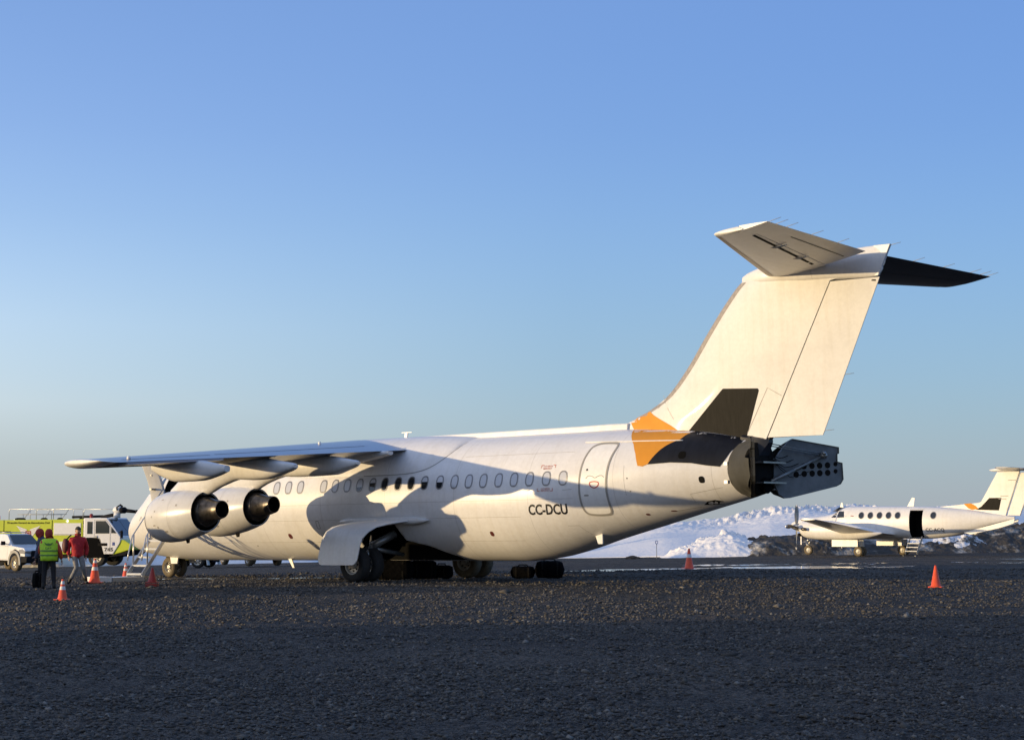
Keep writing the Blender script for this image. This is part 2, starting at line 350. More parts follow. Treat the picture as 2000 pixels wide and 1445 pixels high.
def gravel_material():
    m = bpy.data.materials.new('gravel'); m.use_nodes = True; n = m.node_tree; b = n.nodes['Principled BSDF']
    tc = n.nodes.new('ShaderNodeTexCoord'); L = n.links.new
    def nz(sc, det=6, ro=.6):
        t = n.nodes.new('ShaderNodeTexNoise'); t.inputs['Scale'].default_value = sc; t.inputs['Detail'].default_value = det; t.inputs['Roughness'].default_value = ro
        L(tc.outputs['Object'], t.inputs['Vector']); return t
    big = nz(.30, 5)
    bmp = n.nodes.new('ShaderNodeMapping'); bmp.inputs['Rotation'].default_value = (0, 0, YAW-R(18)); bmp.inputs['Scale'].default_value = (.22, 1.3, 1); L(tc.outputs['Object'], bmp.inputs[0]); L(bmp.outputs[0], big.inputs['Vector']); mid = nz(2.2, 6, .7); vor = n.nodes.new('ShaderNodeTexVoronoi'); vor.inputs['Scale'].default_value = 22; L(tc.outputs['Object'], vor.inputs['Vector'])
    vor2 = n.nodes.new('ShaderNodeTexVoronoi'); vor2.inputs['Scale'].default_value = 55; L(tc.outputs['Object'], vor2.inputs['Vector'])
    r1 = n.nodes.new('ShaderNodeValToRGB'); e = r1.color_ramp.elements; e[0].position = .3; e[0].color = (.040, .036, .032, 1); e[1].position = .72; e[1].color = (.098, .087, .076, 1)
    L(mid.outputs['Fac'], r1.inputs[0])
    r2 = n.nodes.new('ShaderNodeValToRGB'); e = r2.color_ramp.elements; e[0].position = .35; e[0].color = (.60, .60, .62, 1); e[1].position = .65; e[1].color = (1.2, 1.15, 1.08, 1)
    L(big.outputs['Fac'], r2.inputs[0])
    mx = n.nodes.new('ShaderNodeMix'); mx.data_type = 'RGBA'; mx.blend_type = 'MULTIPLY'; mx.inputs[0].default_value = 1; L(r1.outputs[0], mx.inputs[6]); L(r2.outputs[0], mx.inputs[7])
    sepc = n.nodes.new('ShaderNodeSeparateColor'); L(vor.outputs['Color'], sepc.inputs[0])
    mr = n.nodes.new('ShaderNodeMapRange'); mr.inputs[3].default_value = .45; mr.inputs[4].default_value = 1.7; L(sepc.outputs[0], mr.inputs[0])
    cc = n.nodes.new('ShaderNodeCombineColor'); [L(mr.outputs[0], cc.inputs[i]) for i in range(3)]
    m2 = n.nodes.new('ShaderNodeMix'); m2.data_type = 'RGBA'; m2.blend_type = 'MULTIPLY'; m2.inputs[0].default_value = 1; L(mx.outputs[2], m2.inputs[6]); L(cc.outputs[0], m2.inputs[7])
    L(m2.outputs[2], b.inputs['Base Color']); b.inputs['Roughness'].default_value = .85; b.inputs['Specular IOR Level'].default_value = .3
    b1 = n.nodes.new('ShaderNodeBump'); b1.inputs['Strength'].default_value = .9; b1.inputs['Distance'].default_value = .07; b1.invert = True; L(vor.outputs['Distance'], b1.inputs['Height'])
    b2 = n.nodes.new('ShaderNodeBump'); b2.inputs['Strength'].default_value = .8; b2.inputs['Distance'].default_value = .025; b2.invert = True; L(vor2.outputs['Distance'], b2.inputs['Height']); L(b1.outputs[0], b2.inputs['Normal'])
    L(b2.outputs[0], b.inputs['Normal']); return m
GR = gravel_material(); MATS['gravel'] = GR
r = 2.0; rad = [0.01, 1.0, r]
while r < 130: r *= 1.0058; rad.append(r)
while r < 9000: r *= 1.12; rad.append(r)
ang = list(np.arange(-180, -24, 3.0))+list(np.arange(-24, 24, .085))+list(np.arange(24, 180.1, 3.0))
A, Rr = np.meshgrid(np.radians(ang), rad)
GX = CAM.x+RT.x*np.sin(A)*Rr+FW.x*np.cos(A)*Rr; GY = CAM.y+RT.y*np.sin(A)*Rr+FW.y*np.cos(A)*Rr
def relief(X, Y, D):
    fade = np.clip(1.3-D/110, 0, 1)
    h = (fbm(X, Y, .35, 3, 3)-.5)*.07+(fbm(X, Y, 2.2, 4, 9)-.5)*.05+(fbm(X, Y, 9., 3, 21, .6)-.5)*.065
    return h*fade
def wheelflat(X, Y):
    f = np.ones_like(X)
    for cx, cy, rr in ((13.8, -2.36, 1.2), (13.8, 2.36, 1.2), (2.7, 0, .9), (5.9, -4.4, 1.3)):
        f = f*np.clip((np.hypot(X-cx, Y-cy)-rr)/.8, 0, 1)
    return f
def ground_z(x, y):
    x = np.asarray(x, float); y = np.asarray(y, float); D = np.hypot(x-CAM.x, y-CAM.y)
    return gz(x)+relief(x, y, D)*wheelflat(x, y)
GZ = ground_z(GX, GY)
grid_mesh('ground', GX, GY, GZ, GR)
# loose stones on the gravel, uncountable
def stones():
    ico = bmesh.new(); bmesh.ops.create_icosphere(ico, subdivisions=1, radius=1); bv = np.array([v.co[:] for v in ico.verts]); bf = np.array([[v.index for v in f.verts] for f in ico.faces]); ico.free()
    N = 210000
    dep = 9.5*(62/9.5)**rng.random(N); lat = (rng.random(N)*2-1)*(dep*.315+.5)
    X = CAM.x+RT.x*lat+FW.x*dep; Y = CAM.y+RT.y*lat+FW.y*dep
    clump = fbm(X, Y, .8, 3, 77); keep = clump > .25+rng.random(N)*.38; X, Y, dep = X[keep], Y[keep], dep[keep]; N = len(X)
    sz = .007+.016*rng.random(N)**2.4+.030*(rng.random(N) > .993)*rng.random(N)
    sz = sz*(.85+dep/45)
    Z = ground_z(X, Y)+sz*.2
    bv = np.array([(1, 0, 0), (-1, 0, 0), (0, 1, 0), (0, -1, 0), (0, 0, 1), (0, 0, -1)], float); bf = np.array([(0, 2, 4), (2, 1, 4), (1, 3, 4), (3, 0, 4), (2, 0, 5), (1, 2, 5), (3, 1, 5), (0, 3, 5)])
    V = bv[None]*(.6+.8*rng.random((N, 6, 1)))+(rng.random((N, 6, 3))-.5)*.7; V = V*sz[:, None, None]*np.stack([.9+.9*rng.random(N), .7+.6*rng.random(N), .45+.55*rng.random(N)], -1)[:, None]
    th = rng.random(N)*6.283; c, s = np.cos(th)[:, None], np.sin(th)[:, None]
    P = np.stack([V[..., 0]*c-V[..., 1]*s+X[:, None], V[..., 0]*s+V[..., 1]*c+Y[:, None], V[..., 2]+Z[:, None]], -1).reshape(-1, 3)
    F = (bf[None]+6*np.arange(N)[:, None, None]).reshape(-1, 3)
    me = bpy.data.meshes.new('loose_stones'); me.vertices.add(len(P)); me.vertices.foreach_set('co', P.ravel()); me.loops.add(F.size); me.loops.foreach_set('vertex_index', F.ravel().astype(np.int32))
    me.polygons.add(len(F)); me.polygons.foreach_set('loop_start', np.arange(0, F.size, 3, dtype=np.int32))
    m1 = mat('stone', (.075, .07, .066), .85); n = m1.node_tree; b = n.nodes['Principled BSDF']; gi = n.nodes.new('ShaderNodeNewGeometry')
    rr = n.nodes.new('ShaderNodeValToRGB'); e = rr.color_ramp.elements; e[0].color = (.028, .026, .025, 1); e[1].color = (.20, .185, .165, 1); x = e.new(.55); x.color = (.070, .063, .055, 1); x = e.new(.965); x.color = (.115, .105, .092, 1)
    n.links.new(gi.outputs['Random Per Island'], rr.inputs[0]); n.links.new(rr.outputs[0], b.inputs['Base Color'])
    me.materials.append(m1); me.update(calc_edges=True); o = bpy.data.objects.new('loose_stones', me); COL.objects.link(o)
    tag(o, 'loose dark stones scattered over the gravel apron', 'stones', kind='stuff')
stones()

# sea beyond, just below the horizon
sea = mat('sea_water', (.03, .06, .10), .25, bump=(.05, .5, 1.0))
A2, R2 = np.meshgrid(np.radians(np.arange(-60, 60.1, 2)), np.array([900., 2000, 5000, 15000]))
grid_mesh('sea', CAM.x+RT.x*np.sin(A2)*R2+FW.x*np.cos(A2)*R2, CAM.y+RT.y*np.sin(A2)*R2+FW.y*np.cos(A2)*R2, np.full_like(A2, -1.2), sea)

# ------------------------------------------------------------------ snow
def snow_material(name, dirt):
    m = bpy.data.materials.new(name); m.use_nodes = True; n = m.node_tree; b = n.nodes['Principled BSDF']; L = n.links.new
    tc = n.nodes.new('ShaderNodeTexCoord'); t = n.nodes.new('ShaderNodeTexNoise'); t.inputs['Scale'].default_value = .55; t.inputs['Detail'].default_value = 8; t.inputs['Roughness'].default_value = .7
    L(tc.outputs['Object'], t.inputs['Vector']); rr = n.nodes.new('ShaderNodeValToRGB'); e = rr.color_ramp.elements
    if dirt == 0: e[0].color = (.80, .77, .74, 1); e[1].color = (.91, .885, .86, 1)
    elif dirt == 1: e[0].position = .40; e[0].color = (.10, .085, .06, 1); e[1].position = .50; e[1].color = (.78, .79, .82, 1)
    else: e[0].position = .50; e[0].color = (.040, .034, .026, 1); e[1].position = .66; e[1].color = (.50, .47, .42, 1)
    L(t.outputs['Fac'], rr.inputs[0]); L(rr.outputs[0], b.inputs['Base Color']); b.inputs['Roughness'].default_value = .75; bst = (.3, .8, .8)[dirt]
    t2 = n.nodes.new('ShaderNodeTexNoise'); t2.inputs['Scale'].default_value = 2.5; t2.inputs['Detail'].default_value = 6; L(tc.outputs['Object'], t2.inputs['Vector'])
    bp = n.nodes.new('ShaderNodeBump'); bp.inputs['Strength'].default_value = bst; bp.inputs['Distance'].default_value = .25; L(t2.outputs['Fac'], bp.inputs['Height']); L(bp.outputs[0], b.inputs['Normal'])
    MATS[name] = m; return m
SN0 = snow_material('clean_snow', 0); SN1 = snow_material('patchy_snow', 1); SN2 = snow_material('dirty_snow', 2)
def latdep(lat, dep): return CAM.x+RT.x*lat+FW.x*dep, CAM.y+RT.y*lat+FW.y*dep
# broad snow field rising to a lumpy crest behind the apron
def snow_field():
    u = np.linspace(-45, 62, 900); v = np.concatenate([np.linspace(0, 1, 110)**1.1, np.linspace(1.03, 3, 14)])
    LAT, T = np.meshgrid(u, v)
    right = np.clip((LAT-2)/12, 0, 1)
    near = 127-14*np.clip((LAT+5)/15, 0, 1)
    dep = near+T*np.where(T < 1, 42, 42)
    x, y = latdep(LAT*dep/115, dep)
    g = gz(x)
    crest = -.35+2.75*np.clip((LAT-3)/14, 0, 1)**.8
    crest = crest+.35*(fbm(x, y, .12, 3, 5)-.5)*2*right
    crest = crest+.55*np.exp(-((LAT-37.3)/.9)**2)+.75*np.exp(-((LAT-45.5)/2.2)**2)
    prof = np.clip(T, 0, 1)**.75
    z = g*(1-prof)+crest*prof+.12*0
    lump = np.abs(fbm(x, y, 1.5, 5, 31, .6)-.5)*2
    lit = np.sin((LAT*1.0+T*3)*.55+3*fbm(x, y, .06, 2, 90))*.28
    z = z+(fbm(x, y, .18, 2, 41)-.5)*.6*prof+lit*prof+(.5-lump)*1.25*np.clip((fbm(x, y, .22, 2, 61)-.32)*2.6, .08, 1)*np.clip((T-.86)/.08, 0, 1)*right+(.5-lump)*.25*np.clip((T-.6)/.2, 0, 1)*right
    z = z+(T > 1)*(-(T-1)*2.2)
    z = z-.25*(T < .005)
    return grid_mesh('snow_field', x, y, z, SN0)
snow_field()
def bank(name, lat0, lat1, dep, width, hfun, m, label, seed, rough=1.0, base=None, kind='structure'):
    n = int((lat1-lat0)/.06); u = np.linspace(lat0, lat1, n); v = np.linspace(-1, 1, max(40, int(width/.09))); LAT, T = np.meshgrid(u, v)
    x, y = latdep(LAT, dep+T*width/2+(fbm(LAT, T*0, .3, 2, seed)-.5)*1.5)
    e = np.clip((LAT-lat0)/.9, 0, 1)*np.clip((lat1-LAT)/.9, 0, 1)
    sh = np.clip(1-np.abs(T)**1.6, 0, 1)**.8
    rid = 1-np.abs(fbm(x, y, 1.0, 5, seed, .62)-.5)*2.6
    blk = fbm(x, y, 2.3, 3, seed+5)
    amp = np.clip((fbm(x, y, .5, 2, seed+9)-.25)*2.2, .25, 1.25)
    h = hfun(LAT)*sh*(1+rough*amp*(.6*(rid-.5)+.45*(np.floor(blk*6)/6+.3*blk-.6)))
    z = gz(x)-.08+h*e
    o = grid_mesh(name, x, y, z, m, kind=kind); return o
# px -> metres at this distance: lat = (px-1000)/3405*dep
bank('snow_bank', 8.7, 15.5, 106, 9, lambda L: np.interp(L, [8.7, 10.6, 11.8, 13.1, 14.0, 15.5], [.10, .70, 1.12, 1.4, 1.15, .6]), SN0, '', 3, 1.0)
bank('dirty_snow_bank', 13.0, 20.5, 104.5, 7, lambda L: np.interp(L, [13, 13.8, 15, 18, 20.5], [.2, .9, 1.1, 1.35, 1.2]), SN2, '', 8, .9)
bank('earth_bank', 19.5, 37, 106, 8, lambda L: np.interp(L, [19.5, 22, 25, 27, 29, 33, 37], [1.0, .9, .9, 1.15, 1.45, 1.6, 1.3]), SN2, '', 14, 1.1)
bank('patchy_snow_bank', 22.5, 29.0, 104.2, 4, lambda L: np.interp(L, [22.5, 24, 26, 28, 29], [.5, .95, 1.0, .8, .3]), SN1, '', 22, 1.2)
bank('low_snow_bank', -46, -14, 131, 10, lambda L: 1.2+.3*np.sin(L*1.3), SN0, '', 27, .8)

bank('shade_heap', -24, -15.5, 38.6, 9, lambda L: 1.15+0*L, SN1, '', 33, .25)  # unseen heap added off frame to shade a low band of the apron
# ice and meltwater in the ruts
def ice(pts, seed, n, smin, smax, m):
    mb = MB()
    rr = random.Random(seed)
    for k in range(n):
        t = rr.random(); la = pts[0][0]+(pts[1][0]-pts[0][0])*t+rr.uniform(-.3, .3); de = pts[0][1]+(pts[1][1]-pts[0][1])*t+rr.uniform(-pts[2], pts[2])
        L_ = rr.uniform(smin, smax); wd = L_*rr.uniform(.12, .3); ring = []
        for q in range(22):
            a = 2*math.pi*q/22; f = 1+.35*math.sin(3*a+k)+.22*math.sin(5*a+k*2.1)+rr.uniform(-.12, .12)
            p = latdep(la+L_*math.cos(a)*f, de+wd*3*math.sin(a)*f); ring.append((p[0], p[1]))
        c = latdep(la, de)
        V = [Vector((c[0], c[1], float(ground_z(c[0], c[1]))+.035))]+[Vector((x_, y_, float(gz(x_))+.022)) for x_, y_ in ring]
        zz = max(v.z for v in V); V = [Vector((v.x, v.y, float(gz(v.x))+.004+.002*k/ n)) for v in V]
        mb.add(V, [[0, 1+i, 1+(i+1) % 22] for i in range(22)])
    return mb
mi = mat('ice_sheet', (.62, .66, .72), .12, noise=(1.2, .75), coat=.5)
mb = ice(((8, 69), (27, 74), 1.2), 4, 26, .5, 1.7, mi); mb.V += []; tag(mb.build('ice', 'ice_sheet'), kind='structure')
mb = ice(((2, 62), (14, 66), 1.0), 5, 14, .5, 1.6, mi); tag(mb.build('ice', 'ice_sheet'), kind='structure')
mb = ice(((-8.6, 54), (-5.8, 54.8), .35), 6, 8, .35, .9, mi); tag(mb.build('ice', 'ice_sheet'), kind='structure')
mb = ice(((-11, 55), (-9.4, 55.5), .25), 7, 6, .2, .6, mi); tag(mb.build('ice', 'ice_sheet'), kind='structure')
mb = ice(((20, 79), (34, 84), 1.5), 8, 12, .5, 1.5, mi); tag(mb.build('ice', 'ice_sheet'), kind='structure')

# unseen building added off frame so its long shadow covers the foreground
def shade_building():
    t = thing('shade_building', 'unseen grey building added beyond the left edge to shade the foreground', 'building')
    # its far corner sits on the shadow line through (-7.9, 26.9)
    sh = Vector((SUN_DIR.x, SUN_DIR.y)).normalized(); c = Vector(latdep(-7.9, 26.6))+sh*42
    ax = Vector((sh.y, -sh.x)); ax = ax if ax.dot(Vector((-FW.x, -FW.y))) > 0 else -ax   # towards the photographer's side
    def P(u, v, z): q = c+ax*u+sh*v; return Vector((q.x, q.y, z-.5))
    m = MB(); H = 8.5
    m.prism([(0, 0), (0, H), (9, H+2.5), (18, H), (36, H), (36, 0)], lambda p: P(p[0], 0, p[1]), lambda p: P(p[0], 20, p[1])); m.build('wall', 'steel', t)
    d = MB(); d.prism([(6, 0), (6, 5.5), (14, 5.5), (14, 0)], lambda p: P(p[0], -.05, p[1]), lambda p: P(p[0], .1, p[1])); d.build('door', 'truck_white', t)
shade_building()
# ------------------------------------------------------------------ the jet airliner (x aft from the nose, y to starboard, z up)
O = (14.1, 0, 0)
jet = thing('airliner', 'large white four engined high wing jet airliner with open tail airbrake, parked on the gravel', 'airplane', O, (.001, -.0123, 0))
FT = [(0.75,1.49,1.41,.04),(0.85,1.78,1.14,.32),(1.15,2.1,.92,.62),(1.7,2.46,.78,.93),(2.35,2.88,.68,1.2),(3.0,3.36,.62,1.42),(3.8,3.78,.57,1.6),(4.6,3.96,.56,1.71),(5.6,4.03,.56,1.77),(18.0,4.03,.56,1.77),(19,4.03,.65,1.77),(20,4.03,.86,1.72),(20.9,4.03,1.11,1.64),(22.5,3.97,1.5,1.38),(23.75,3.87,1.81,1.1),(25.2,3.62,2.15,.68)]
def sec(s):
    top, bot, wd = pchip(FT, s); return (top+bot)/2, (top-bot)/2, wd
def surf(s, z):
    zc, h, wd = sec(s); q = 1-((z-zc)/h)**2; return wd*math.sqrt(max(q, 0.0))
def fus_decal(name, V, F, m, side=-1, lift=.004, parent=jet, thick=None):
    mb = MB(O); mb.add([(v.x, side*(surf(v.x, v.y)+lift), v.y) for v in V], F); 
    return mb.build(name, m, parent)
ss = [.75, .77, .8, .85, .92]+list(np.arange(1.0, 25.15, .12))+[25.2]
fb = MB(O); rings = []
for s_ in ss:
    zc, h, wd = sec(s_); rings.append([(s_, wd*math.sin(t), zc+h*math.cos(t)) for t in np.linspace(0, 2*math.pi, 97)[:-1]])
fb.loft(rings)
fus = fb.build('fuselage', ['white_paint'], jet)
fus.data.polygons.foreach_set('use_smooth', [abs(p.normal.x) < .99 or p.center.x < 0 for p in fus.data.polygons])
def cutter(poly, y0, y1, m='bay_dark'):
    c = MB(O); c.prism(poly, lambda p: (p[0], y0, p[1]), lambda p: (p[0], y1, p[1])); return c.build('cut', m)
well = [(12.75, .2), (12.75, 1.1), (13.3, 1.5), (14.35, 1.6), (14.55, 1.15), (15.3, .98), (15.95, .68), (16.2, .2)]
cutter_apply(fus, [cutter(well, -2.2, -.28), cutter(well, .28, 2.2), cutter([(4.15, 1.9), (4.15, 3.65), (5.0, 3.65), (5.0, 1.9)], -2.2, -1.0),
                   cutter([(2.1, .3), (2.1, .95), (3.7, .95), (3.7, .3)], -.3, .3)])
# dorsal spine
sp = MB(O); rg = []
for s_, hw, zt in [(13.4, .08, 4.05), (14.0, .28, 4.13), (17, .34, 4.14), (20, .34, 4.15), (20.9, .30, 4.17), (21.45, .2, 4.17)]:
    rg.append([(s_, -hw-.03, 3.86), (s_, -hw, zt-.03), (s_, -hw+.03, zt), (s_, hw-.03, zt), (s_, hw, zt-.03), (s_, hw+.03, 3.86)])
sp.loft(rg); sp.build('dorsal_spine', 'white_trim', jet, auto=R(30))
# wing root fairing wrapped over the crown
wf = MB(O); rg = []
for i in range(41):
    s_ = 8.7+(16.45-8.7)*i/40; u = (i/40*2-1); half = R(66)*max(.02, (1-abs(u)**7))**.5; sw = .17*max(0, (1-abs(u)**4))+.0
    zc, h, wd = sec(s_); row = []
    for j in range(33):
        v = j/16-1; t = half*v; e = .006+sw*(1-abs(v)**6)*.6+.012*(1-abs(v)**30)
        row.append((s_, (wd+e)*math.sin(t), zc+(h+e)*math.cos(t)))
    rg.append(row)
wf.loft(rg, closed=False, cap=False); wfo = wf.build('wing_root_fairing', 'white_paint', jet)
def root_edge(side):
    mb = MB(O); VV = []; FF = []
    for i in range(46, 81):
        u = i/80*2-1; s_ = 8.7+(16.45-8.7)*i/80; half = R(66)*max(.02, (1-abs(u)**7))**.5; zc, h, wd = sec(s_)
        for e in (0, .014): VV.append((s_+e*.6, side*(wd+.008)*math.sin(half+e), zc+(h+.008)*math.cos(half+e)))
    for k in range(len(VV)//2-1): FF.append([2*k, 2*k+1, 2*k+3, 2*k+2])
    mb.add(VV, FF); return mb.build('fairing_seam', 'seam_grey', wfo)
root_edge(-1)

# windows
WX = [20.43,19.9,19.35,18.82,18.28,17.74,17.22,16.7,16.16,15.59,15.08,14.58,14.06,13.58,13.07,12.57,12.07,11.59,10.61,10.1,9.59]
def rrect(cx, cz, w_, h_, n=7, p=2.6):
    return [(cx+w_/2*math.copysign(abs(math.cos(t))**(2/p), math.cos(t)), cz+h_/2*math.copysign(abs(math.sin(t))**(2/p), math.sin(t))) for t in [2*math.pi*k/(4*n) for k in range(4*n)]]
for i, x in enumerate(WX):
    for sd_ in (-1, 1):
        path = rrect(x, 2.735, .245, .36)
        V, F = band(path, .034); fr = fus_decal('cabin_window', V, F, 'window_frame', sd_, .008)
        full = 8 <= i <= 12
        V, F = flat_poly(rrect(x, 2.735, .215, .33), .06); fus_decal('pane', V, F, 'dark_glass', sd_, .0045, fr)
        cut = {9: .42, 13: .35, 8: .5, 14: .7}.get(i, 1.0)
        if not full or i in (8, 9):
            top = 2.735+.16; bot = 2.735+.16-.31*cut
            poly = [(px_, max(pz_, bot)) for px_, pz_ in rrect(x, 2.735, .205, .32)]
            q = []
            for p_ in poly:
                if not q or (abs(p_[0]-q[-1][0])+abs(p_[1]-q[-1][1])) > 1e-4: q.append(p_)
            V, F = flat_poly(q, .06); fus_decal('blind', V, F, 'shade_blind', sd_, .0065, fr)
# rear passenger door
dp = smooth_path([(21.12,3.62),(21.0,3.3),(20.95,2.9),(20.93,2.45),(20.92,2.05),(20.97,1.80),(21.2,1.76),(21.5,1.76),(21.68,1.80),(21.70,2.05),(21.70,2.4),(21.73,2.85),(21.78,3.25),(21.86,3.55),(21.78,3.62)], 3)
V, F = flat_poly(dp, .1); rd = fus_decal('rear_door', V, F, 'white_trim', -1, .006)
V, F = band(dp, .055); fus_decal('door_seal', V, F, 'door_seal', -1, .012, rd)
V, F = band(dp, .022); fus_decal('door_gap', V, F, 'seam_grey', -1, .016, rd)
V, F = band(smooth_path([(21.13,2.70),(21.2,2.78),(21.32,2.76),(21.4,2.70),(21.48,2.76),(21.6,2.78),(21.66,2.72)], 2, False), .016, False); fus_decal('door_handle', V, F, 'seam_grey', -1, .012, rd)
V, F = band(smooth_path([(21.24,2.62),(21.5,2.62),(21.5,2.52),(21.37,2.44),(21.24,2.52)], 2), .028); fus_decal('door_marking', V, F, 'red_mark', -1, .012, rd)
V, F = flat_poly(rrect(21.15, 2.93, .055, .055), .1); fus_decal('peephole', V, F, 'black_ink', -1, .012, rd)
V, F = flat_poly(rrect(21.12, 2.27, .14, .045), .1); fus_decal('latch', V, F, 'seam_grey', -1, .012, rd)
gr_ = MB(O)
for a, b in [(20.75, 23.6)]:
    pts = [(s_, -(surf(s_, 3.67-(s_-20.75)*.02)+.012), 3.67-(s_-20.75)*.02) for s_ in np.linspace(a, b, 30)]
    gr_.tube(pts, .016, 6)
gr_.build('rain_gutter', 'white_trim', jet)
# emergency marks round the second last window
for (cx, cz, sx, sz) in [(19.66, 3.10, 1, 1), (20.14, 3.10, -1, 1), (19.62, 2.40, 1, -1), (20.12, 2.40, -1, -1)]:
    V, F = flat_poly([(cx, cz), (cx+.085*sx, cz), (cx+.085*sx, cz-.022*sz), (cx+.022*sx, cz-.022*sz), (cx+.022*sx, cz-.085*sz), (cx, cz-.085*sz)], .2); fus_decal('emergency_mark', V, F, 'red_faint', -1, .005)
for cz in (3.06, 3.0, 2.47, 2.42):
    V, F = text_mesh('CUT HERE IN' if cz in (3.06, 2.47) else 'EMERGENCY', .062, .001, .2)
    fus_decal('emergency_mark', [Vector((v.x*.8+19.74, v.y+cz-.02, 0)) for v in V], F, 'red_faint', -1, .005)
# registration
V, F = text_mesh('CC-DCU', .40, .011, .05)
x1 = max(v.x for v in V); k = 1.19/x1
fus_decal('registration', [Vector((19.27+v.x*k+.12*v.y, 1.805+v.y*.93+0*v.x, 0)) for v in V], F, 'black_ink', -1, .005)
# small marks, ports and vents
for x, z, w_, h_, m in [(24.24, 2.6, .15, .17, 'soot'), (17.82, 1.31, .13, .13, 'dark_red'), (9.91, 1.30, .15, .15, 'dark_red'), (22.53, 1.76, .1, .05, 'dark_red'), (22.3, 2.68, .035, .035, 'black_ink'), (23.2, 1.84, .14, .03, 'dark_red'), (22.35, 2.35, .04, .04, 'seam_grey'), (8.2, 1.02, .08, .03, 'seam_grey')]:
    V, F = flat_poly(rrect(x, z, w_, h_), .1); fus_decal('vent_port', V, F, m, -1, .005)
V, F = flat_poly([(24.0,1.98),(24.15,2.06),(24.35,2.1),(24.5,2.06),(24.45,2.0),(24.2,1.98)], .1); fus_decal('air_scoop', V, F, 'soot', -1, .006)
V, F = band(rrect(11.27, 1.62, .12, .22, 4, 8), .02); fus_decal('access_panel', V, F, 'seam_grey', -1, .005)
for pth in ([(23.9, 1.9), (23.85, 2.25), (24.7, 2.4)], [(22.2, 3.0), (22.22, 2.25)], [(20.3, 1.5), (20.6, 1.5), (20.78, 1.2)], [(23.2, 1.83), (23.9, 1.93)], [(20.42, 2.42), (20.7, 2.44)]):
    pp = []
    for a, b in zip(pth[:-1], pth[1:]): pp += [(a[0]+(b[0]-a[0])*t, a[1]+(b[1]-a[1])*t) for t in (0, .25, .5, .75)]
    V, F = band(pp+[pth[-1]], .008, False); fus_decal('skin_seam', V, F, 'seam_grey', -1, .004)
for s0 in (7.4, 9.3, 18.4):      # long lap joints
    pass
V, F = band([(s_, 1.75-.0*s_) for s_ in np.linspace(6.5, 19, 100)], .007, False); fus_decal('skin_seam', V, F, 'door_seal', -1, .003)
for z_, a_, b_ in ((3.42, 16.8, 20.6), (1.12, 6.2, 12.4), (1.12, 16.6, 18.8), (2.2, 6.0, 20.7)):
    V, F = band([(s_, z_) for s_ in np.linspace(a_, b_, 80)], .006, False); fus_decal('skin_seam', V, F, 'door_seal', -1, .003)
# chevron near the nose
V, F = band([(2.55, 1.85), (2.7, 1.98), (2.85, 1.85)], .03, False); fus_decal('nose_marking', V, F, 'seam_grey', -1, .006)
# tail livery
org = [(21.72, 4.02), (21.95, 3.85), (22.28, 3.55), (22.45, 3.3), (22.58, 2.99), (22.72, 2.97), (22.86, 3.03), (22.95, 3.18), (23.1, 3.38), (23.29, 3.53), (23.5, 3.62), (23.62, 3.87), (22.9, 3.94), (22.3, 3.98)]
V, F = flat_poly(org, .07); fus_decal('orange_band', V, F, 'orange_paint', -1, .010)
V, F = flat_poly([(22.85, 3.02)]+smooth_path([(22.85, 3.02), (22.96, 3.2), (23.12, 3.41), (23.3, 3.55), (23.5, 3.64)], 2, False)+[(23.6, 3.87), (24.3, 3.765), (25.1, 3.62), (25.1, 3.45), (24.95, 3.3), (24.86, 3.12), (24.72, 2.91), (24.38, 2.95), (24.0, 3.02), (23.45, 3.05)], .07); fus_decal('navy_band', V, F, 'navy_paint', -1, .013)
V, F = flat_poly(rrect(23.74, 3.23, .2, .19), .1); fus_decal('vent_port', V, F, 'bay_dark', -1, .018)
# aerials
a = MB(O); a.prism([(13.18, 4.0), (13.32, 4.0), (13.36, 4.29), (13.26, 4.29)], lambda p: (p[0], -.02, p[1]), lambda p: (p[0], .02, p[1])); a.box((13.12, -.012, 4.29), (13.52, .012, 4.31)); a.build('blade_antenna', 'white_trim', jet)
a = MB(O); a.prism([(21.9, 1.72), (22.25, 1.74), (22.22, 1.7), (22.28, 1.44), (22.14, 1.44), (22.0, 1.66)], lambda p: (p[0]-1.25, -.72+(p[1]-1.7)*.3, p[1]-.42), lambda p: (p[0]-1.25, -.68+(p[1]-1.7)*.3, p[1]-.42)); a.build('drain_mast', 'white_trim', jet)
a = MB(O); a.prism([(8.7, .62), (8.85, .62), (8.98, .34), (8.9, .34)], lambda p: (p[0], -.42, p[1]), lambda p: (p[0], -.38, p[1])); a.build('drain_mast', 'white_trim', jet)
# cockpit glazing
cw = MB(O)
for sd_ in (-1, 1):
    for (a, b, z0, z1) in [(2.55, 3.0, 2.72, 3.1), (3.05, 3.5, 2.78, 3.3), (3.55, 3.95, 2.85, 3.3)]:
        V, F = flat_poly([(a, z0), (b, z0), (b, z1), (a+.25, z1-.02)], .1); cw.add([(v.x, sd_*(surf(v.x, v.y)+.006), v.y) for v in V], F)
cw.build('cockpit_window', 'dark_glass', jet)

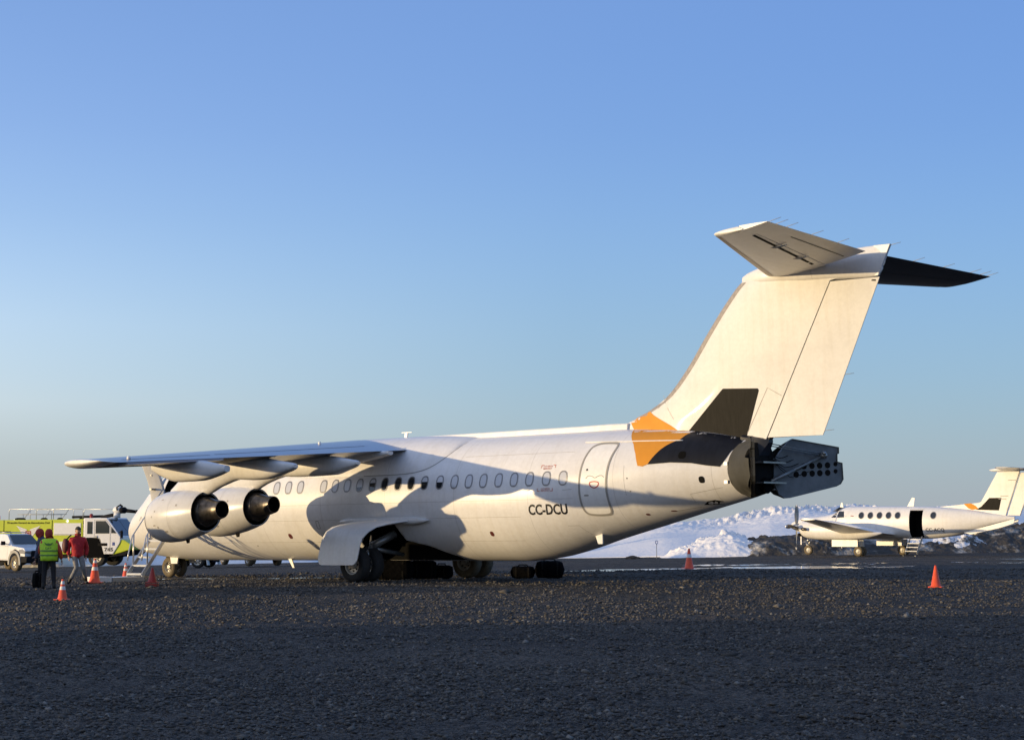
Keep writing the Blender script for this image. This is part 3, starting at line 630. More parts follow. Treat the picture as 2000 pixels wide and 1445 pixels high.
# ---- wings
def airfoil(n=15):
    up = []; lo = []
    for i in range(n+1):
        x = .5*(1-math.cos(math.pi*i/n)); yt = 5*(.2969*x**.5-.126*x-.3516*x*x+.2843*x**3-.1036*x**4)
        cam_ = .022*math.sin(math.pi*x**.85); up.append((x, yt+cam_)); lo.append((x, -yt+cam_))
    return up[::-1]+lo[1:-1]          # from TE over top to LE, back under
AF = airfoil()
def wLE(y): return 10.55+.316*abs(y)
def wTE(y): return 14.25+.165*abs(y)
def wzT(y): return 3.78-.061*abs(y)
def wzL(y): return wzT(y)+.13-.010*abs(y)
def wing_section(y, tc=None, sgn=1):
    c = wTE(y)-wLE(y); tc = tc or (.15-.002*abs(y)); out_ = []
    for u, v in AF:
        out_.append((wLE(y)+u*c, sgn*abs(y), wzL(y)+(wzT(y)-wzL(y))*u+v*c*tc))
    return out_
wings = []
for sd_ in (-1, 1):
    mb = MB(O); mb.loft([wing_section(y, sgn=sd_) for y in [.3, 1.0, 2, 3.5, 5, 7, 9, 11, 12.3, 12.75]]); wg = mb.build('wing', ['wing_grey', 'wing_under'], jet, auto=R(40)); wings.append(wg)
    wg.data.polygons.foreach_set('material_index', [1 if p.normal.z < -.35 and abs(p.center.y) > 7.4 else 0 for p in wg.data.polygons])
    mb = MB(O); rg = []
    for k in range(7):
        t = k/6; y = 12.76+.42*math.sin(t*math.pi/2); sc = math.cos(t*math.pi/2)*.97+.03; S = wing_section(12.75, sgn=sd_); cz = wzT(y)+.07
        c0 = 15.6; rg.append([(c0+(p[0]-c0)*(.62+.38*sc)+.10*t, sd_*y, cz+(p[2]-cz)*(.25+.75*sc)) for p in S])
    mb.loft(rg); mb.build('wing_tip', 'white_trim', wg)
    # aileron and flap gaps as dark slots, spoilers lines
    mb = MB(O)
    def topz(x, y):
        c = wTE(y)-wLE(y); u = (x-wLE(y))/c; tc = .15-.002*abs(y)
        yt = 5*(.2969*u**.5-.126*u-.3516*u*u+.2843*u**3-.1036*u**4); return wzL(y)+(wzT(y)-wzL(y))*u+(yt+.022*math.sin(math.pi*u**.85))*c*tc
    for ya, yb, fr_ in [(2.2, 8.9, .74), (9.1, 12.3, .76)]:
        VV = []; FF = []
        for k in range(15):
            y = ya+(yb-ya)*k/14; x = wLE(y)+fr_*(wTE(y)-wLE(y))
            VV += [(x, sd_*y, topz(x, y)+.004), (x+.035, sd_*y, topz(x+.035, y)+.004)]
        for k in range(14): FF.append([2*k, 2*k+1, 2*k+3, 2*k+2])
        mb.add(VV, FF)
    mb.build('flap_gap', 'gap_dark', wg)
    # dark recess line along the outer trailing edge
    mb = MB(O); rg = []
    for k in range(9):
        y = 9.2+3.3*k/8; x = wTE(y); z = wzT(y)
        rg.append([(x-.30, sd_*y, z-.010), (x+.05, sd_*y, z-.012), (x+.05, sd_*y, z-.06), (x-.30, sd_*y, z-.085)])
    mb.loft(rg); mb.build('aileron', 'wing_grey', wg, auto=R(30))
    mb = MB(O)
    for y, e in ((3.2, .03), (12.0, .03)): mb.ball((wLE(y)+1.4, sd_*y, topz(wLE(y)+1.4, y)+.02), (.05, .05, .07), 8)
    mb.build('beacon', 'white_trim', wg)

# ---- nacelles, pylons and fairings
def nacelle(y, sx, z, ks=.90):
    def fit(mb):            # cowl axis sits slightly nose down; stubby cowl
        for v in mb.V: v.x = sx+(v.x-sx)*ks; v.z += (v.x-(sx+2.8*ks))*.085
        return mb
    nc = MB(O); o = (sx, y, z)
    nc.lathe([(2.07, .50), (2.10, .53), (1.85, .585), (1.55, .635), (1.2, .672), (.85, .69), (.5, .68), (.25, .645), (.08, .585), (0, .545), (.03, .50), (.15, .47), (.5, .49)], o, n=48)
    cow = fit(nc).build('cowling', 'nacelle_paint', jet, auto=R(50))
    m = MB(O); m.lathe([(.5, .49), (.55, .01)], o, n=32); fit(m).build('fan', 'exhaust_metal', cow)
    m = MB(O); m.lathe([(.02, .552), (.0, .545), (-.004, .54), (.03, .499)], o, n=48); m.lathe([(.09, .592), (.02, .56)], o, n=48); fit(m).build('intake_lip', 'steel', cow)
    m = MB(O); m.lathe([(2.07, .498), (1.5, .50), (1.45, .40)], o, n=48); fit(m).build('bypass_duct', 'soot', cow)
    m = MB(O); m.lathe([(1.45, .44), (1.9, .43), (2.12, .40), (2.2, .385), (2.21, .365), (2.6, .255)], o, n=40); cr = fit(m).build('core_cone', 'exhaust_metal', cow, auto=R(50))
    m = MB(O); m.lathe([(2.6, .258), (2.63, .262), (2.8, .235), (2.8, .215), (2.3, .2)], o, n=32); fit(m).build('nozzle', 'exhaust_metal', cr, auto=R(50))
    m = MB(O); m.lathe([(2.3, .2), (2.31, .12), (2.5, .1), (2.68, .0)], o, n=24); fit(m).build('exhaust_plug', 'soot', cr)
    m = MB(O)
    m.prism([(1.2, -.66), (1.35, -.66), (1.33, -.76), (1.25, -.76)], lambda p: (sx+p[0], y-.02, z+p[1]), lambda p: (sx+p[0], y+.02, z+p[1])); fit(m).build('drain', 'soot', cow)
    m = MB(O)
    for k in range(40):
        pass
    # latch line round the cowl
    VV = []; FF = []
    for k in range(48):
        t = 2*math.pi*k/48; 
        for dx, rr_ in ((1.20, .6745), (1.206, .6742)): VV.append((sx+dx, y+(rr_)*math.cos(t), z+rr_*math.sin(t)))
    for k in range(48): j = (k+1) % 48; FF.append([2*k, 2*k+1, 2*j+1, 2*j])
    m.add(VV, FF); fit(m).build('cowl_seam', 'seam_grey', cow)
    for dx, dz, w_, h_ in ((.55, -.25, .10, .03), (.72, -.32, .05, .05), (.62, .12, .04, .04), (.8, .42, .09, .02), (.95, -.45, .12, .04), (.3, -.5, .06, .03), (1.5, .2, .05, .05), (.5, -.02, .03, .05)):
        sgn = -1 if y < 0 else 1; rr_ = {1: .688}.get(1); m = MB(O); q_ = [(dx, dz), (dx+w_, dz), (dx+w_, dz+h_), (dx, dz+h_)]
        prof = [(.08, .585), (.25, .645), (.5, .68), (.85, .69), (1.2, .672), (1.55, .635)]
        m.add([(sx+a_, y+sgn*(math.sqrt(max(.01, float(np.interp(a_, [p[0] for p in prof], [p[1] for p in prof]))**2-b_*b_))+.006), z+b_) for a_, b_ in q_], [[0, 1, 2, 3]]); fit(m).build('cowl_placard', 'nacelle_mark', cow)
    return cow
def body(name, y, T, m, parent=jet, n=20, p=2.3):
    """streamlined body: rows (s, ztop, zbot, halfwidth)"""
    mb = MB(O); rg = []; S = [t[0] for t in T]
    for i in range(41):
        s_ = S[0]+(S[-1]-S[0])*i/40; zt, zb, hw = pchip(T, s_); zc = (zt+zb)/2; h = (zt-zb)/2
        rg.append([(s_, y+hw*math.copysign(abs(math.cos(t))**(2/p), math.cos(t)), zc+h*math.copysign(abs(math.sin(t))**(2/p), math.sin(t))) for t in [2*math.pi*k/n for k in range(n)]])
    mb.loft(rg); return mb.build(name, m, parent, auto=R(45))
NA = [(-7.0, 10.72, 2.02), (-4.3, 9.54, 2.18)]
for y, sx, z in NA:
    for sd_ in (-1, 1):
        yy = sd_*abs(y)
        nacelle(yy, sx, z, .90 if abs(y) > 5 else .98)
        inb = abs(y) < 5; d = sx-10.55 if False else 0
        e = -.80 if inb else 0; zz = .17 if inb else 0
        body('pylon', yy, [(sx+.45, z+.56, z+.3, .04), (sx+1.0, z+.90, z+.35, .13), (sx+1.9, z+1.26, z+.38, .17), (sx+2.55, z+1.42, z+.60, .21), (sx+3.3, z+1.42, z+.76, .25), (sx+3.9, 3.35+zz, 2.75+zz, .27)], 'nacelle_paint')
        E = 16.04 if not inb else 15.58; zs = 2.76 if not inb else 2.92
        body('flap_fairing', yy, [(sx+3.2, zs+.62, zs+.02, .255), (sx+3.9, zs+.6, zs-.01, .28), (E-.95, zs+.52, zs+.01, .27), (E-.4, zs+.43, zs+.13, .2), (E-.02, zs+.36, zs+.24, .10), (E, zs+.34, zs+.26, .08)], 'nacelle_paint', p=3)
for sd_ in (-1, 1):
    body('flap_fairing', sd_*10.0, [(14.1, 3.1, 2.95, .04), (14.6, 3.15, 2.76, .15), (15.2, 3.2, 2.63, .23), (15.9, 3.14, 2.64, .24), (16.5, 3.04, 2.73, .17), (16.88, 2.98, 2.83, .09)], 'nacelle_paint', p=3)
    body('flap_fairing', sd_*2.35, [(12.9, 3.6, 3.45, .1), (13.6, 3.7, 3.35, .2), (14.3, 3.66, 3.42, .2), (14.9, 3.62, 3.52, .1)], 'nacelle_paint', p=3)

# ---- fin and rudder
FLE = [(3.55,20.9),(4.12,21.2),(4.28,21.62),(4.45,22.0),(4.78,22.58),(5.44,23.22),(6.32,23.88),(7.12,24.52),(7.6,25.0),(7.72,25.25)]
def fle(z): return pchip(FLE, z)[0]
def fhinge(z): return 25.69+(27.56-25.69)*(z-3.67)/(7.36-3.67)
def fte(z): return 27.13+(28.79-27.13)*(z-3.52)/(7.26-3.52)
FIN_T = 26.0
def fin_y(s, z):
    """half thickness of fin"""
    a, b = max(fle(z), fte(z)-4.9), fte(z); a = fle(z); c = b-a; u = min(max((s-a)/c, 0), 1); cc = min(c, 4.2)
    return .115*cc*5*(.2969*u**.5-.126*u-.3516*u*u+.2843*u**3-.1015*u**4)*.92+.004
fn = MB(O); rg = []
for z in [3.3, 3.6, 3.9, 4.1, 4.2, 4.28, 4.36, 4.45, 4.6, 4.78, 5, 5.2, 5.44, 5.8, 6.1, 6.32, 6.7, 7.12, 7.36, 7.6, 7.7]:
    a = fle(z) if z > 3.6 else 21.4; b = fhinge(z)-.012 if z < 7.37 else fte(z)
    row = []
    for i in range(24):
        u = (i/23)**1.7; s_ = a+(b-a)*u; row.append((s_, fin_y(s_, max(z, 3.61)), z))
    rg.append([(p[0], -p[1], p[2]) for p in row[::-1]]+[(p[0], p[1], p[2]) for p in row[1:]])
fn.loft(rg, smooth=True); fin = fn.build('fin', 'fin_paint', jet, auto=R(40))
rd_ = MB(O); rg = []
for z in np.linspace(3.62, 7.33, 14):
    a = fhinge(z)+.02; b = fte(z); row = [(a+(b-a)*i/9, max(.012, fin_y(a+(b-a)*i/9, z)), z) for i in range(10)]
    rg.append([(p[0], -p[1], p[2]) for p in row[::-1]]+[(p[0], p[1], p[2]) for p in row])
rd_.loft(rg); rud = rd_.build('rudder', 'fin_paint', jet, auto=R(35))
m = MB(O); m.prism([(fhinge(3.5), 3.5), (fhinge(7.36), 7.36), (fhinge(7.36)+.06, 7.36), (fhinge(3.5)+.06, 3.5)], lambda p: (p[0], -.09, p[1]), lambda p: (p[0], .09, p[1])); m.prism([(fhinge(7.36), 7.33), (fhinge(7.36), 7.37), (28.72, 7.28), (28.72, 7.24)], lambda p: (p[0], -.03, p[1]), lambda p: (p[0], .03, p[1])); m.build('rudder_gap', 'gap_dark', fin)
def fin_decal(name, V, F, m, lift=.005, parent=None, side=-1):
    mb = MB(O); mb.add([(v.x, side*(fin_y(v.x, v.y)+lift), v.y) for v in V], F); return mb.build(name, m, parent or fin)
V, F = flat_poly([(23.22, 3.70), (24.42, 4.86)]+[(24.47, 4.90), (25.47, 4.85), (25.5, 4.80), (25.07, 3.59)], .12)
for s_ in (-1, 1): fin_decal('dark_panel', V, F, 'dark_patch', side=s_)
V, F = flat_poly([(21.7, 3.93), (21.5, 4.22), (21.62, 4.30), (21.95, 4.43), (22.15, 4.44), (22.30, 4.34), (22.85, 4.05), (23.42, 3.70), (22.5, 3.68)], .08)
fin_decal('orange_panel', V, F, 'orange_paint', .006)
for pth in ([(25.12, 3.75), (25.74, 4.85), (26.12, 4.63)], [(22.5, 4.85), (22.95, 4.2)], [(23.0, 5.1), (22.4, 4.5)]):
    V, F = band([(a_[0]+(b_[0]-a_[0])*t, a_[1]+(b_[1]-a_[1])*t) for a_, b_ in zip(pth[:-1], pth[1:]) for t in (0, .3, .6)]+[pth[-1]], .012, False); fin_decal('panel_seam', V, F, 'seam_grey')
# worn metal leading edge
le = MB(O); rg = []
for z in np.linspace(4.32, 7.55, 40):
    a = fle(z)-.004; row = []
    for u in (.0, .003, .012, .03, .06, .10, .15):
        s_ = a+u*1.6; row.append((s_, fin_y(s_, z)+.004, z))
    rg.append([(p[0], -p[1], p[2]) for p in row[::-1]]+[(p[0], p[1], p[2]) for p in row[1:]])
le.loft(rg, closed=False, cap=False); le.build('leading_edge', 'metal_edge', fin)
# fin top fairing carrying the tailplane
body('tailplane_fairing', 0, [(24.98, 7.70, 7.52, .02), (25.2, 7.8, 7.46, .13), (25.8, 7.93, 7.42, .25), (26.8, 8.02, 7.38, .28), (27.8, 8.07, 7.36, .20), (28.6, 8.10, 7.34, .09), (28.78, 8.10, 7.35, .06), (28.9, 8.10, 7.5, .045)], 'white_paint', p=2.8)
m = MB(O); m.prism([(28.7, 7.36), (28.80, 7.36), (29.14, 8.09), (28.7, 8.10)], lambda p: (p[0], -.045, p[1]), lambda p: (p[0], .045, p[1])); m.build('tailplane_fairing', 'white_paint', jet, bevel=.015)
# ---- tailplane and elevators
def sLE(y): return 25.75+(27.75-25.75)*(abs(y)/5.55)
def sTE(y): return 28.62+.50*abs(y)/5.55
def szL(y): return 7.66+.12*abs(y)/5.55
def szT(y): return 7.93-.03*abs(y)/5.55
def stab_ring(y, u0, u1, sd_, shrink=1.0, n=12):
    c = sTE(y)-sLE(y); tc = .105*shrink; up = []; lo = []
    for i in range(n+1):
        u = u0+(u1-u0)*(1-math.cos(math.pi*i/n))/2 if u0 == 0 else u0+(u1-u0)*i/n
        yt = 5*(.2969*max(u, 0)**.5-.126*u-.3516*u*u+.2843*u**3-.1015*u**4)*tc; zc = szL(y)+(szT(y)-szL(y))*u
        up.append((sLE(y)+u*c, sd_*y, zc+yt*c*.8)); lo.append((sLE(y)+u*c, sd_*y, zc-yt*c))
    return up[::-1]+lo[1 if u0 == 0 else 0:]
def stab_low(s, y):
    c = sTE(y)-sLE(y); u = (s-sLE(y))/c; yt = 5*(.2969*max(u, 0)**.5-.126*u-.3516*u*u+.2843*u**3-.1015*u**4)*.105
    return szL(y)+(szT(y)-szL(y))*u-yt*c
for sd_ in (-1, 1):
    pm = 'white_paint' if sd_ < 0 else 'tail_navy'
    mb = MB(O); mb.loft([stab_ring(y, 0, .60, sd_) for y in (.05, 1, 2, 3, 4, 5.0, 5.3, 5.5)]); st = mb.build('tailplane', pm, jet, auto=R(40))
    mb = MB(O); rg = []
    for k in range(6):
        t = k/5; rg.append([(p[0]+.15*t*t, sd_*(5.5+.09*math.sin(t*math.pi/2)), 7.80+(p[2]-7.80)*(1-.85*t*t)) for p in stab_ring(5.5, 0, .45, sd_)])
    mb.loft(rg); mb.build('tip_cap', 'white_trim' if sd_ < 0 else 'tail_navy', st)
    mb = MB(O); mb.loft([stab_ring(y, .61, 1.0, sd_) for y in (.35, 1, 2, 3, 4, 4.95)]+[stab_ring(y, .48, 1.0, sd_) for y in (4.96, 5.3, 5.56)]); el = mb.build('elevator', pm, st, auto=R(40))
    if sd_ < 0:
        mb = MB(O)
        for ya, yb in ((.75, 1.0), (1.08, 1.75), (1.9, 3.3), (3.45, 4.9)):
            VV = []; FF = []
            for k in range(7):
                y = ya+(yb-ya)*k/6; x = sLE(y)+.52*(sTE(y)-sLE(y)); VV += [(x, -y, stab_low(x, y)-.004), (x+.075, -y, stab_low(x+.075, y)-.004)]
            for k in range(6): FF.append([2*k, 2*k+1, 2*k+3, 2*k+2])
            mb.add(VV, FF)
        mb.build('hinge_slot', 'soot', st)
        mb = MB(O)
        for y in (1.8, 3.38):
            x = sLE(y)+.50*(sTE(y)-sLE(y)); z = stab_low(x, y); mb.loft([[(x-.12, -y-.02, z), (x-.12, -y+.02, z), (x-.12, -y, z-.01)], [(x+.1, -y-.035, z-.002), (x+.1, -y+.035, z-.002), (x+.1, -y, z-.035)], [(x+.35, -y-.01, z+.03), (x+.35, -y+.01, z+.03), (x+.35, -y, z+.01)]])
        mb.build('hinge_fairing', 'white_trim', st)
        mb = MB(O)
        VV = []; FF = []
        for k in range(9):
            y = .6+3.2*k/8; x = sLE(y)+.82*(sTE(y)-sLE(y)); VV += [(x, -y, stab_low(x, y)-.005), (x+.03, -y, stab_low(x+.03, y)-.005)]
        for k in range(8): FF.append([2*k, 2*k+1, 2*k+3, 2*k+2])
        mb.add(VV, FF); mb.build('trim_tab_gap', 'gap_dark', el)
    mb = MB(O); rg = []
    for y in np.linspace(.4, 5.4, 12):
        c = sTE(y)-sLE(y); row = []
        for u in (.09, .05, .02, .005, 0):
            yt = 5*(.2969*u**.5-.126*u)*.105*c; row.append((sLE(y)+u*c-.004, sd_*y, szL(y)+(szT(y)-szL(y))*u-yt-.003))
        for u in (.005, .02, .05, .09):
            yt = 5*(.2969*u**.5-.126*u)*.105*c*.8; row.append((sLE(y)+u*c-.004, sd_*y, szL(y)+(szT(y)-szL(y))*u+yt+.003))
        rg.append(row)
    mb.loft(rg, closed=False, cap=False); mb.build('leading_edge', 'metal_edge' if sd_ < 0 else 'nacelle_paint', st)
    for y in (1.9, 3.3, 4.6, 5.1, 5.45):
        mb = MB(O); mb.tube([(sTE(y)-.08, sd_*y, szT(y)), (sTE(y)+.28, sd_*y, szT(y)+.07)], [.008, .005], 5); mb.build('static_wick', 'seam_grey', el)
for (x, z) in ((27.86, 5.05), (27.28, 3.72)):
    mb = MB(O); mb.tube([(x-.12, 0, z), (x+.2, 0, z+.02)], [.008, .005], 5); mb.build('static_wick', 'seam_grey', rud)
mb = MB(O); mb.tube([(29.1, 0, 8.06), (29.4, 0, 8.1)], [.008, .005], 5); mb.build('static_wick', 'seam_grey', rud)

# ---- tail end: bulkhead, housing and open airbrake petals
zc, h, wd = sec(25.2)
mb = MB(O); mb.loft([[(s_, wd*k_*math.sin(t), zc+h*k_*math.cos(t)) for t in [2*math.pi*q/32 for q in range(32)]] for s_, k_ in ((25.2, .995), (25.45, .90), (25.5, .3))]); mb.build('tail_bulkhead', 'soot', jet)
mb = MB(O); mb.loft([[(s_, yy_, zz_) for yy_, zz_ in [(-hw, zb), (-hw, zt-.06), (-hw*.5, zt), (hw*.5, zt), (hw, zt-.06), (hw, zb)]] for s_, hw, zt, zb in ((25.0, .3, 3.72, 3.1), (25.4, .25, 3.64, 3.05), (25.6, .16, 3.62, 3.35), (25.7, .1, 3.62, 3.5))]); mb.build('fin_root_housing', 'tail_navy', jet, auto=R(30))
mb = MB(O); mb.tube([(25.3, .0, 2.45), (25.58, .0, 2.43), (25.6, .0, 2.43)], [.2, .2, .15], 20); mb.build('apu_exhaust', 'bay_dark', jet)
mb = MB(O)
for z in (3.0, 2.5): mb.box((25.35, -.45, z-.02), (25.75, .62, z+.02))
mb.build('hinge_beam', 'steel', jet)
def petal(sd_):
    L_ = 2.04; th = R(60 if sd_ > 0 else 57); d = Vector((math.cos(th), sd_*math.sin(th), 0)); nrm = Vector((math.sin(th)*-1, sd_*math.cos(th), 0))   # outer side normal
    hx = Vector((25.42, sd_*(.42 if sd_ > 0 else .5), 0))
    out_l = [(0.06, 3.0), (.22, 3.25), (.5, 3.56), (.62, 3.62), (1.95, 3.42), (1.95, 3.26), (1.90, 3.24), (1.90, 3.05), (2.04, 3.02), (2.06, 2.6), (1.98, 2.48), (1.85, 2.42), (.5, 2.13), (.35, 2.12), (.2, 2.22), (.08, 2.45), (.03, 2.75)]
    out_l = [(a, b) for a, b in out_l]
    V, F = flat_poly(out_l, .12)
    def bulge(u, z):
        zc_ = 2.87-.02*u; hh = .75-.16*u; q = max(0, 1-((z-zc_)/hh)**2); return (.56-.12*u)*q**.55*math.sqrt(max(0, 1-(max(u, 0)/2.07)**4))
    pt = MB(O)
    pt.add([hx+d*v.x+nrm*(bulge(v.x, v.y)+.03)+Vector((0, 0, v.y)) for v in V], F); po = pt.build('airbrake_petal', 'petal_gray', jet)
    pi = MB(O); pi.prism(out_l, lambda p: hx+d*p[0]-nrm*.0+Vector((0, 0, p[1])), lambda p: hx+d*p[0]+nrm*.035+Vector((0, 0, p[1]))); pi.build('inner_panel', 'petal_inner' if sd_ > 0 else 'petal_gray', po)
    n = len(out_l); sk = MB(O)
    sk.add([hx+d*p[0]+nrm*.03+Vector((0, 0, p[1])) for p in out_l]+[hx+d*p[0]-nrm*.05+Vector((0, 0, p[1])) for p in out_l], [[i, (i+1) % n, (i+1) % n+n, i+n] for i in range(n)], smooth=False)
    sk.build('petal_rim', 'petal_inner' if sd_ > 0 else 'petal_gray', po)
    if sd_ > 0:
        for u, z, rr_ in [(.95,2.93,.055),(1.18,2.94,.055),(1.4,2.95,.055),(1.63,2.96,.055),(1.86,2.99,.04),(.72,2.72,.055),(.95,2.74,.055),(1.18,2.75,.055),(1.4,2.76,.055),(1.63,2.77,.055),(1.86,2.81,.04)]:
            hb = MB(O); hb.loft([[hx+d*(u+rr_*1.25*k_*math.cos(t))-nrm*e+Vector((0, 0, z+rr_*1.25*k_*math.sin(t))) for t in [2*math.pi*q/16 for q in range(16)]] for e, k_ in ((.004, 1.15), (.012, 1.05), (.012, .9), (.003, .85))]); hb.build('lightening_hole', 'soot', po)
        br = MB(O); br.box((-.0, -.0, 0), (.01, .01, .01))
        for u in (.38,): pass
        # actuator rods
        e = hx+d*1.43-nrm*.16+Vector((0, 0, 3.2)); r1 = MB(O)
        r1.tube([(25.4, .15, 2.47), e], .035, 8); r1.tube([(25.4, .15, 2.47), (25.4, .15, 2.47)+0*e if False else e.lerp(Vector((25.4, .15, 2.47)), .5)], .05, 8); ac = r1.build('actuator', 'gear_metal', jet)
        for off_, z0 in ((.0, 3.48), (.05, 3.42)):
            r2 = MB(O); r2.tube([(25.6, .1+off_, z0), e+Vector((0, 0, .04-off_))], .014, 6); r2.build('push_rod', 'gear_metal', ac)
        r3 = MB(O); r3.ball(e, .10, 14); r3.tube([e, hx+d*1.43+Vector((0, 0, 3.2))], .06, 10); r3.ball(e+Vector((.05, -.06, .05)), .06, 10); r3.build('actuator_mount', 'steel', ac)
        hs = MB(O)
        for z in (2.35, 2.55, 3.1): hs.tube([(25.45, .45, z), hx+d*.15+Vector((0, 0, z))], .03, 6)
        hs.build('hinge', 'gear_metal', po)
        for k in range(5):
            cb = MB(O); p0 = Vector((25.55, .2, 3.3-.04*k)); p1 = hx+d*(.5+.15*k)+Vector((0, 0, 3.2-.1*k)); mid = (p0+p1)/2-Vector((0, 0, .12+.05*k)); cb.tube([p0, (p0+mid)/2-Vector((0, 0, .05)), mid, (p1+mid)/2-Vector((0, 0, .02)), p1], .009, 5); cb.build('hydraulic_hose', 'soot', po)
    else:
        for z in (2.97, 2.52):
            hb = MB(O); c_ = hx+nrm*.60+d*.2; hb.box((c_.x-.05, c_.y-.06, z-.04), (c_.x+.05, c_.y+.06, z+.04)); hb.build('latch', 'white_trim', po)
petal(-1); petal(1)

# ---- front passenger door swung open
mb = MB(O); rg = []
for i in range(11):
    z = 1.95+1.62*i/10; yc = -1.78-.40*max(0, (z-2.3)/1.25)**1.7
    rg.append([(3.98, yc-.15, z), (4.42, yc+.04, z), (4.40, yc+.14, z), (3.94, yc-.05, z)])
mb.loft(rg); fd = mb.build('front_door', 'nacelle_paint', jet, bevel=.03)
mb = MB(O)
for z in (2.2, 2.8, 3.25): mb.box((4.1, -2.12, z), (4.2, -1.95, z+.06))
mb.build('door_mechanism', 'gear_metal', fd)

# ---- undercarriage
def wheel(x, y, r_, w_, tyre='tyre', parent=jet, side=-1, rim='rim'):
    t = MB(O); pr = [(-w_/2+.02, r_*.55), (-w_/2, r_*.72), (-w_/2+.01, r_*.88), (-w_/2+.05, r_*.97), (-w_*.15, r_), (w_*.15, r_), (w_/2-.05, r_*.97), (w_/2-.01, r_*.88), (w_/2, r_*.72), (w_/2-.02, r_*.55)]
    t.lathe(pr, (x, y, r_), 'y', 36); to = t.build('wheel', tyre, parent, auto=R(60))
    h_ = MB(O)
    for sg in (-1, 1):
        h_.lathe([(sg*(w_/2-.02), r_*.56), (sg*(w_/2-.035), r_*.50), (sg*(w_/2-.09), r_*.46), (sg*(w_/2-.10), r_*.25), (sg*(w_/2-.03), r_*.2), (sg*(w_/2-.02), .001)], (x, y, r_), 'y', 28)
    h_.build('rim', rim, to, auto=R(40))
    b_ = MB(O)
    for k in range(8):
        a_ = 2*math.pi*k/8; b_.ball((x+r_*.35*math.cos(a_), y+side*(w_/2-.09), r_+r_*.35*math.sin(a_)), (.03, .03, .03), 8)
    b_.build('wheel_bolt', 'soot', to); return to
def gear(sd_):
    g = MB(O); y = sd_*2.36
    g.tube([(13.8, y-.32, .5), (13.8, y+.32, .5)], .07, 12)
    g.tube([(13.8, y, .5), (13.95, y-sd_*.25, 1.0)], .085, 12)
    g.tube([(13.95, y-sd_*.25, 1.0), (14.2, sd_*1.45, 1.35)], .11, 12)
    g.tube([(13.95, y-sd_*.2, 1.0), (13.2, sd_*1.35, 1.3)], .05, 10)
    g.tube([(13.95, y-sd_*.2, .95), (14.0, sd_*.9, .75)], .06, 10)
    lg = g.build('main_gear_leg', 'gear_metal', jet)
    h_ = MB(O); h_.tube([(13.7, y, .5), (13.6, y+.05, .8), (13.85, y-sd_*.2, 1.1)], .018, 6); h_.build('brake_hose', 'soot', lg)
    for dy in (-.27, .27):
        wheel(13.8, y+dy, .50, .33, 'dusty_tyre' if sd_ > 0 else 'tyre')
gear(-1); gear(1)
def main_door(sd_):
    mb = MB(O); prof = [(-1.66, 1.70, 12.9, 15.15), (-2.0, 1.66, 13.0, 15.0), (-2.4, 1.60, 13.02, 14.85), (-2.75, 1.52, 13.0, 14.75), (-2.95, 1.40, 12.98, 14.65), (-3.05, 1.22, 12.93, 14.5), (-3.09, 1.0, 12.9, 14.44), (-3.12, .75, 12.86, 14.4), (-3.14, .62, 12.86, 14.38), (-3.15, .52, 12.92, 14.30), (-3.15, .49, 13.0, 14.22)]
    rg = []
    for i, (y, z, a_, b_) in enumerate(prof):
        k = min(i+1, len(prof)-1); j = max(i-1, 0); dy = prof[k][0]-prof[j][0]; dz = prof[k][1]-prof[j][1]; l_ = math.hypot(dy, dz); ny, nz = dz/l_*-.03, -dy/l_*-.03
        ny, nz = -abs(ny) if False else ny, nz
        rg.append([(a_, -sd_*y, z), (b_, -sd_*y, z), (b_, -sd_*(y-ny), z-nz), (a_, -sd_*(y-ny), z-nz)])
    mb.loft(rg); return mb.build('main_gear_door', 'white_trim', jet, auto=R(40))
main_door(-1); main_door(1)
for sd_ in (-1, 1):
    body('door_hinge_fairing', sd_*1.72, [(12.25, 1.72, 1.68, .02), (12.55, 1.79, 1.61, .10), (13.0, 1.80, 1.62, .1), (14.5, 1.82, 1.62, .12), (15.1, 1.83, 1.58, .13), (15.5, 1.78, 1.62, .09), (15.75, 1.71, 1.69, .02)], 'nacelle_paint')
g = MB(O); g.tube([(2.8, -.28, .33), (2.8, .28, .33)], .05, 10); g.tube([(2.8, 0, .33), (2.85, 0, .95)], .07, 10); g.tube([(2.85, 0, .6), (3.4, 0, .8)], .035, 8); g.tube([(2.9, -.12, .75), (3.15, -.16, .42), (2.85, -.1, .36)], .025, 6); g.tube([(2.6, -.15, .9), (2.75, -.15, .55)], .03, 6); g.build('nose_gear_leg', 'gear_metal', jet)
for dy in (-.2, .2): wheel(2.8, dy, .335, .2, 'dusty_tyre')
for sd_ in (-1, 1):
    m = MB(O); m.prism([(3.05, .66), (3.45, .64), (3.4, .45), (3.1, .45)], lambda p: (p[0], sd_*.36, p[1]), lambda p: (p[0], sd_*.40, p[1])); m.build('nose_gear_door', 'white_trim', jet)
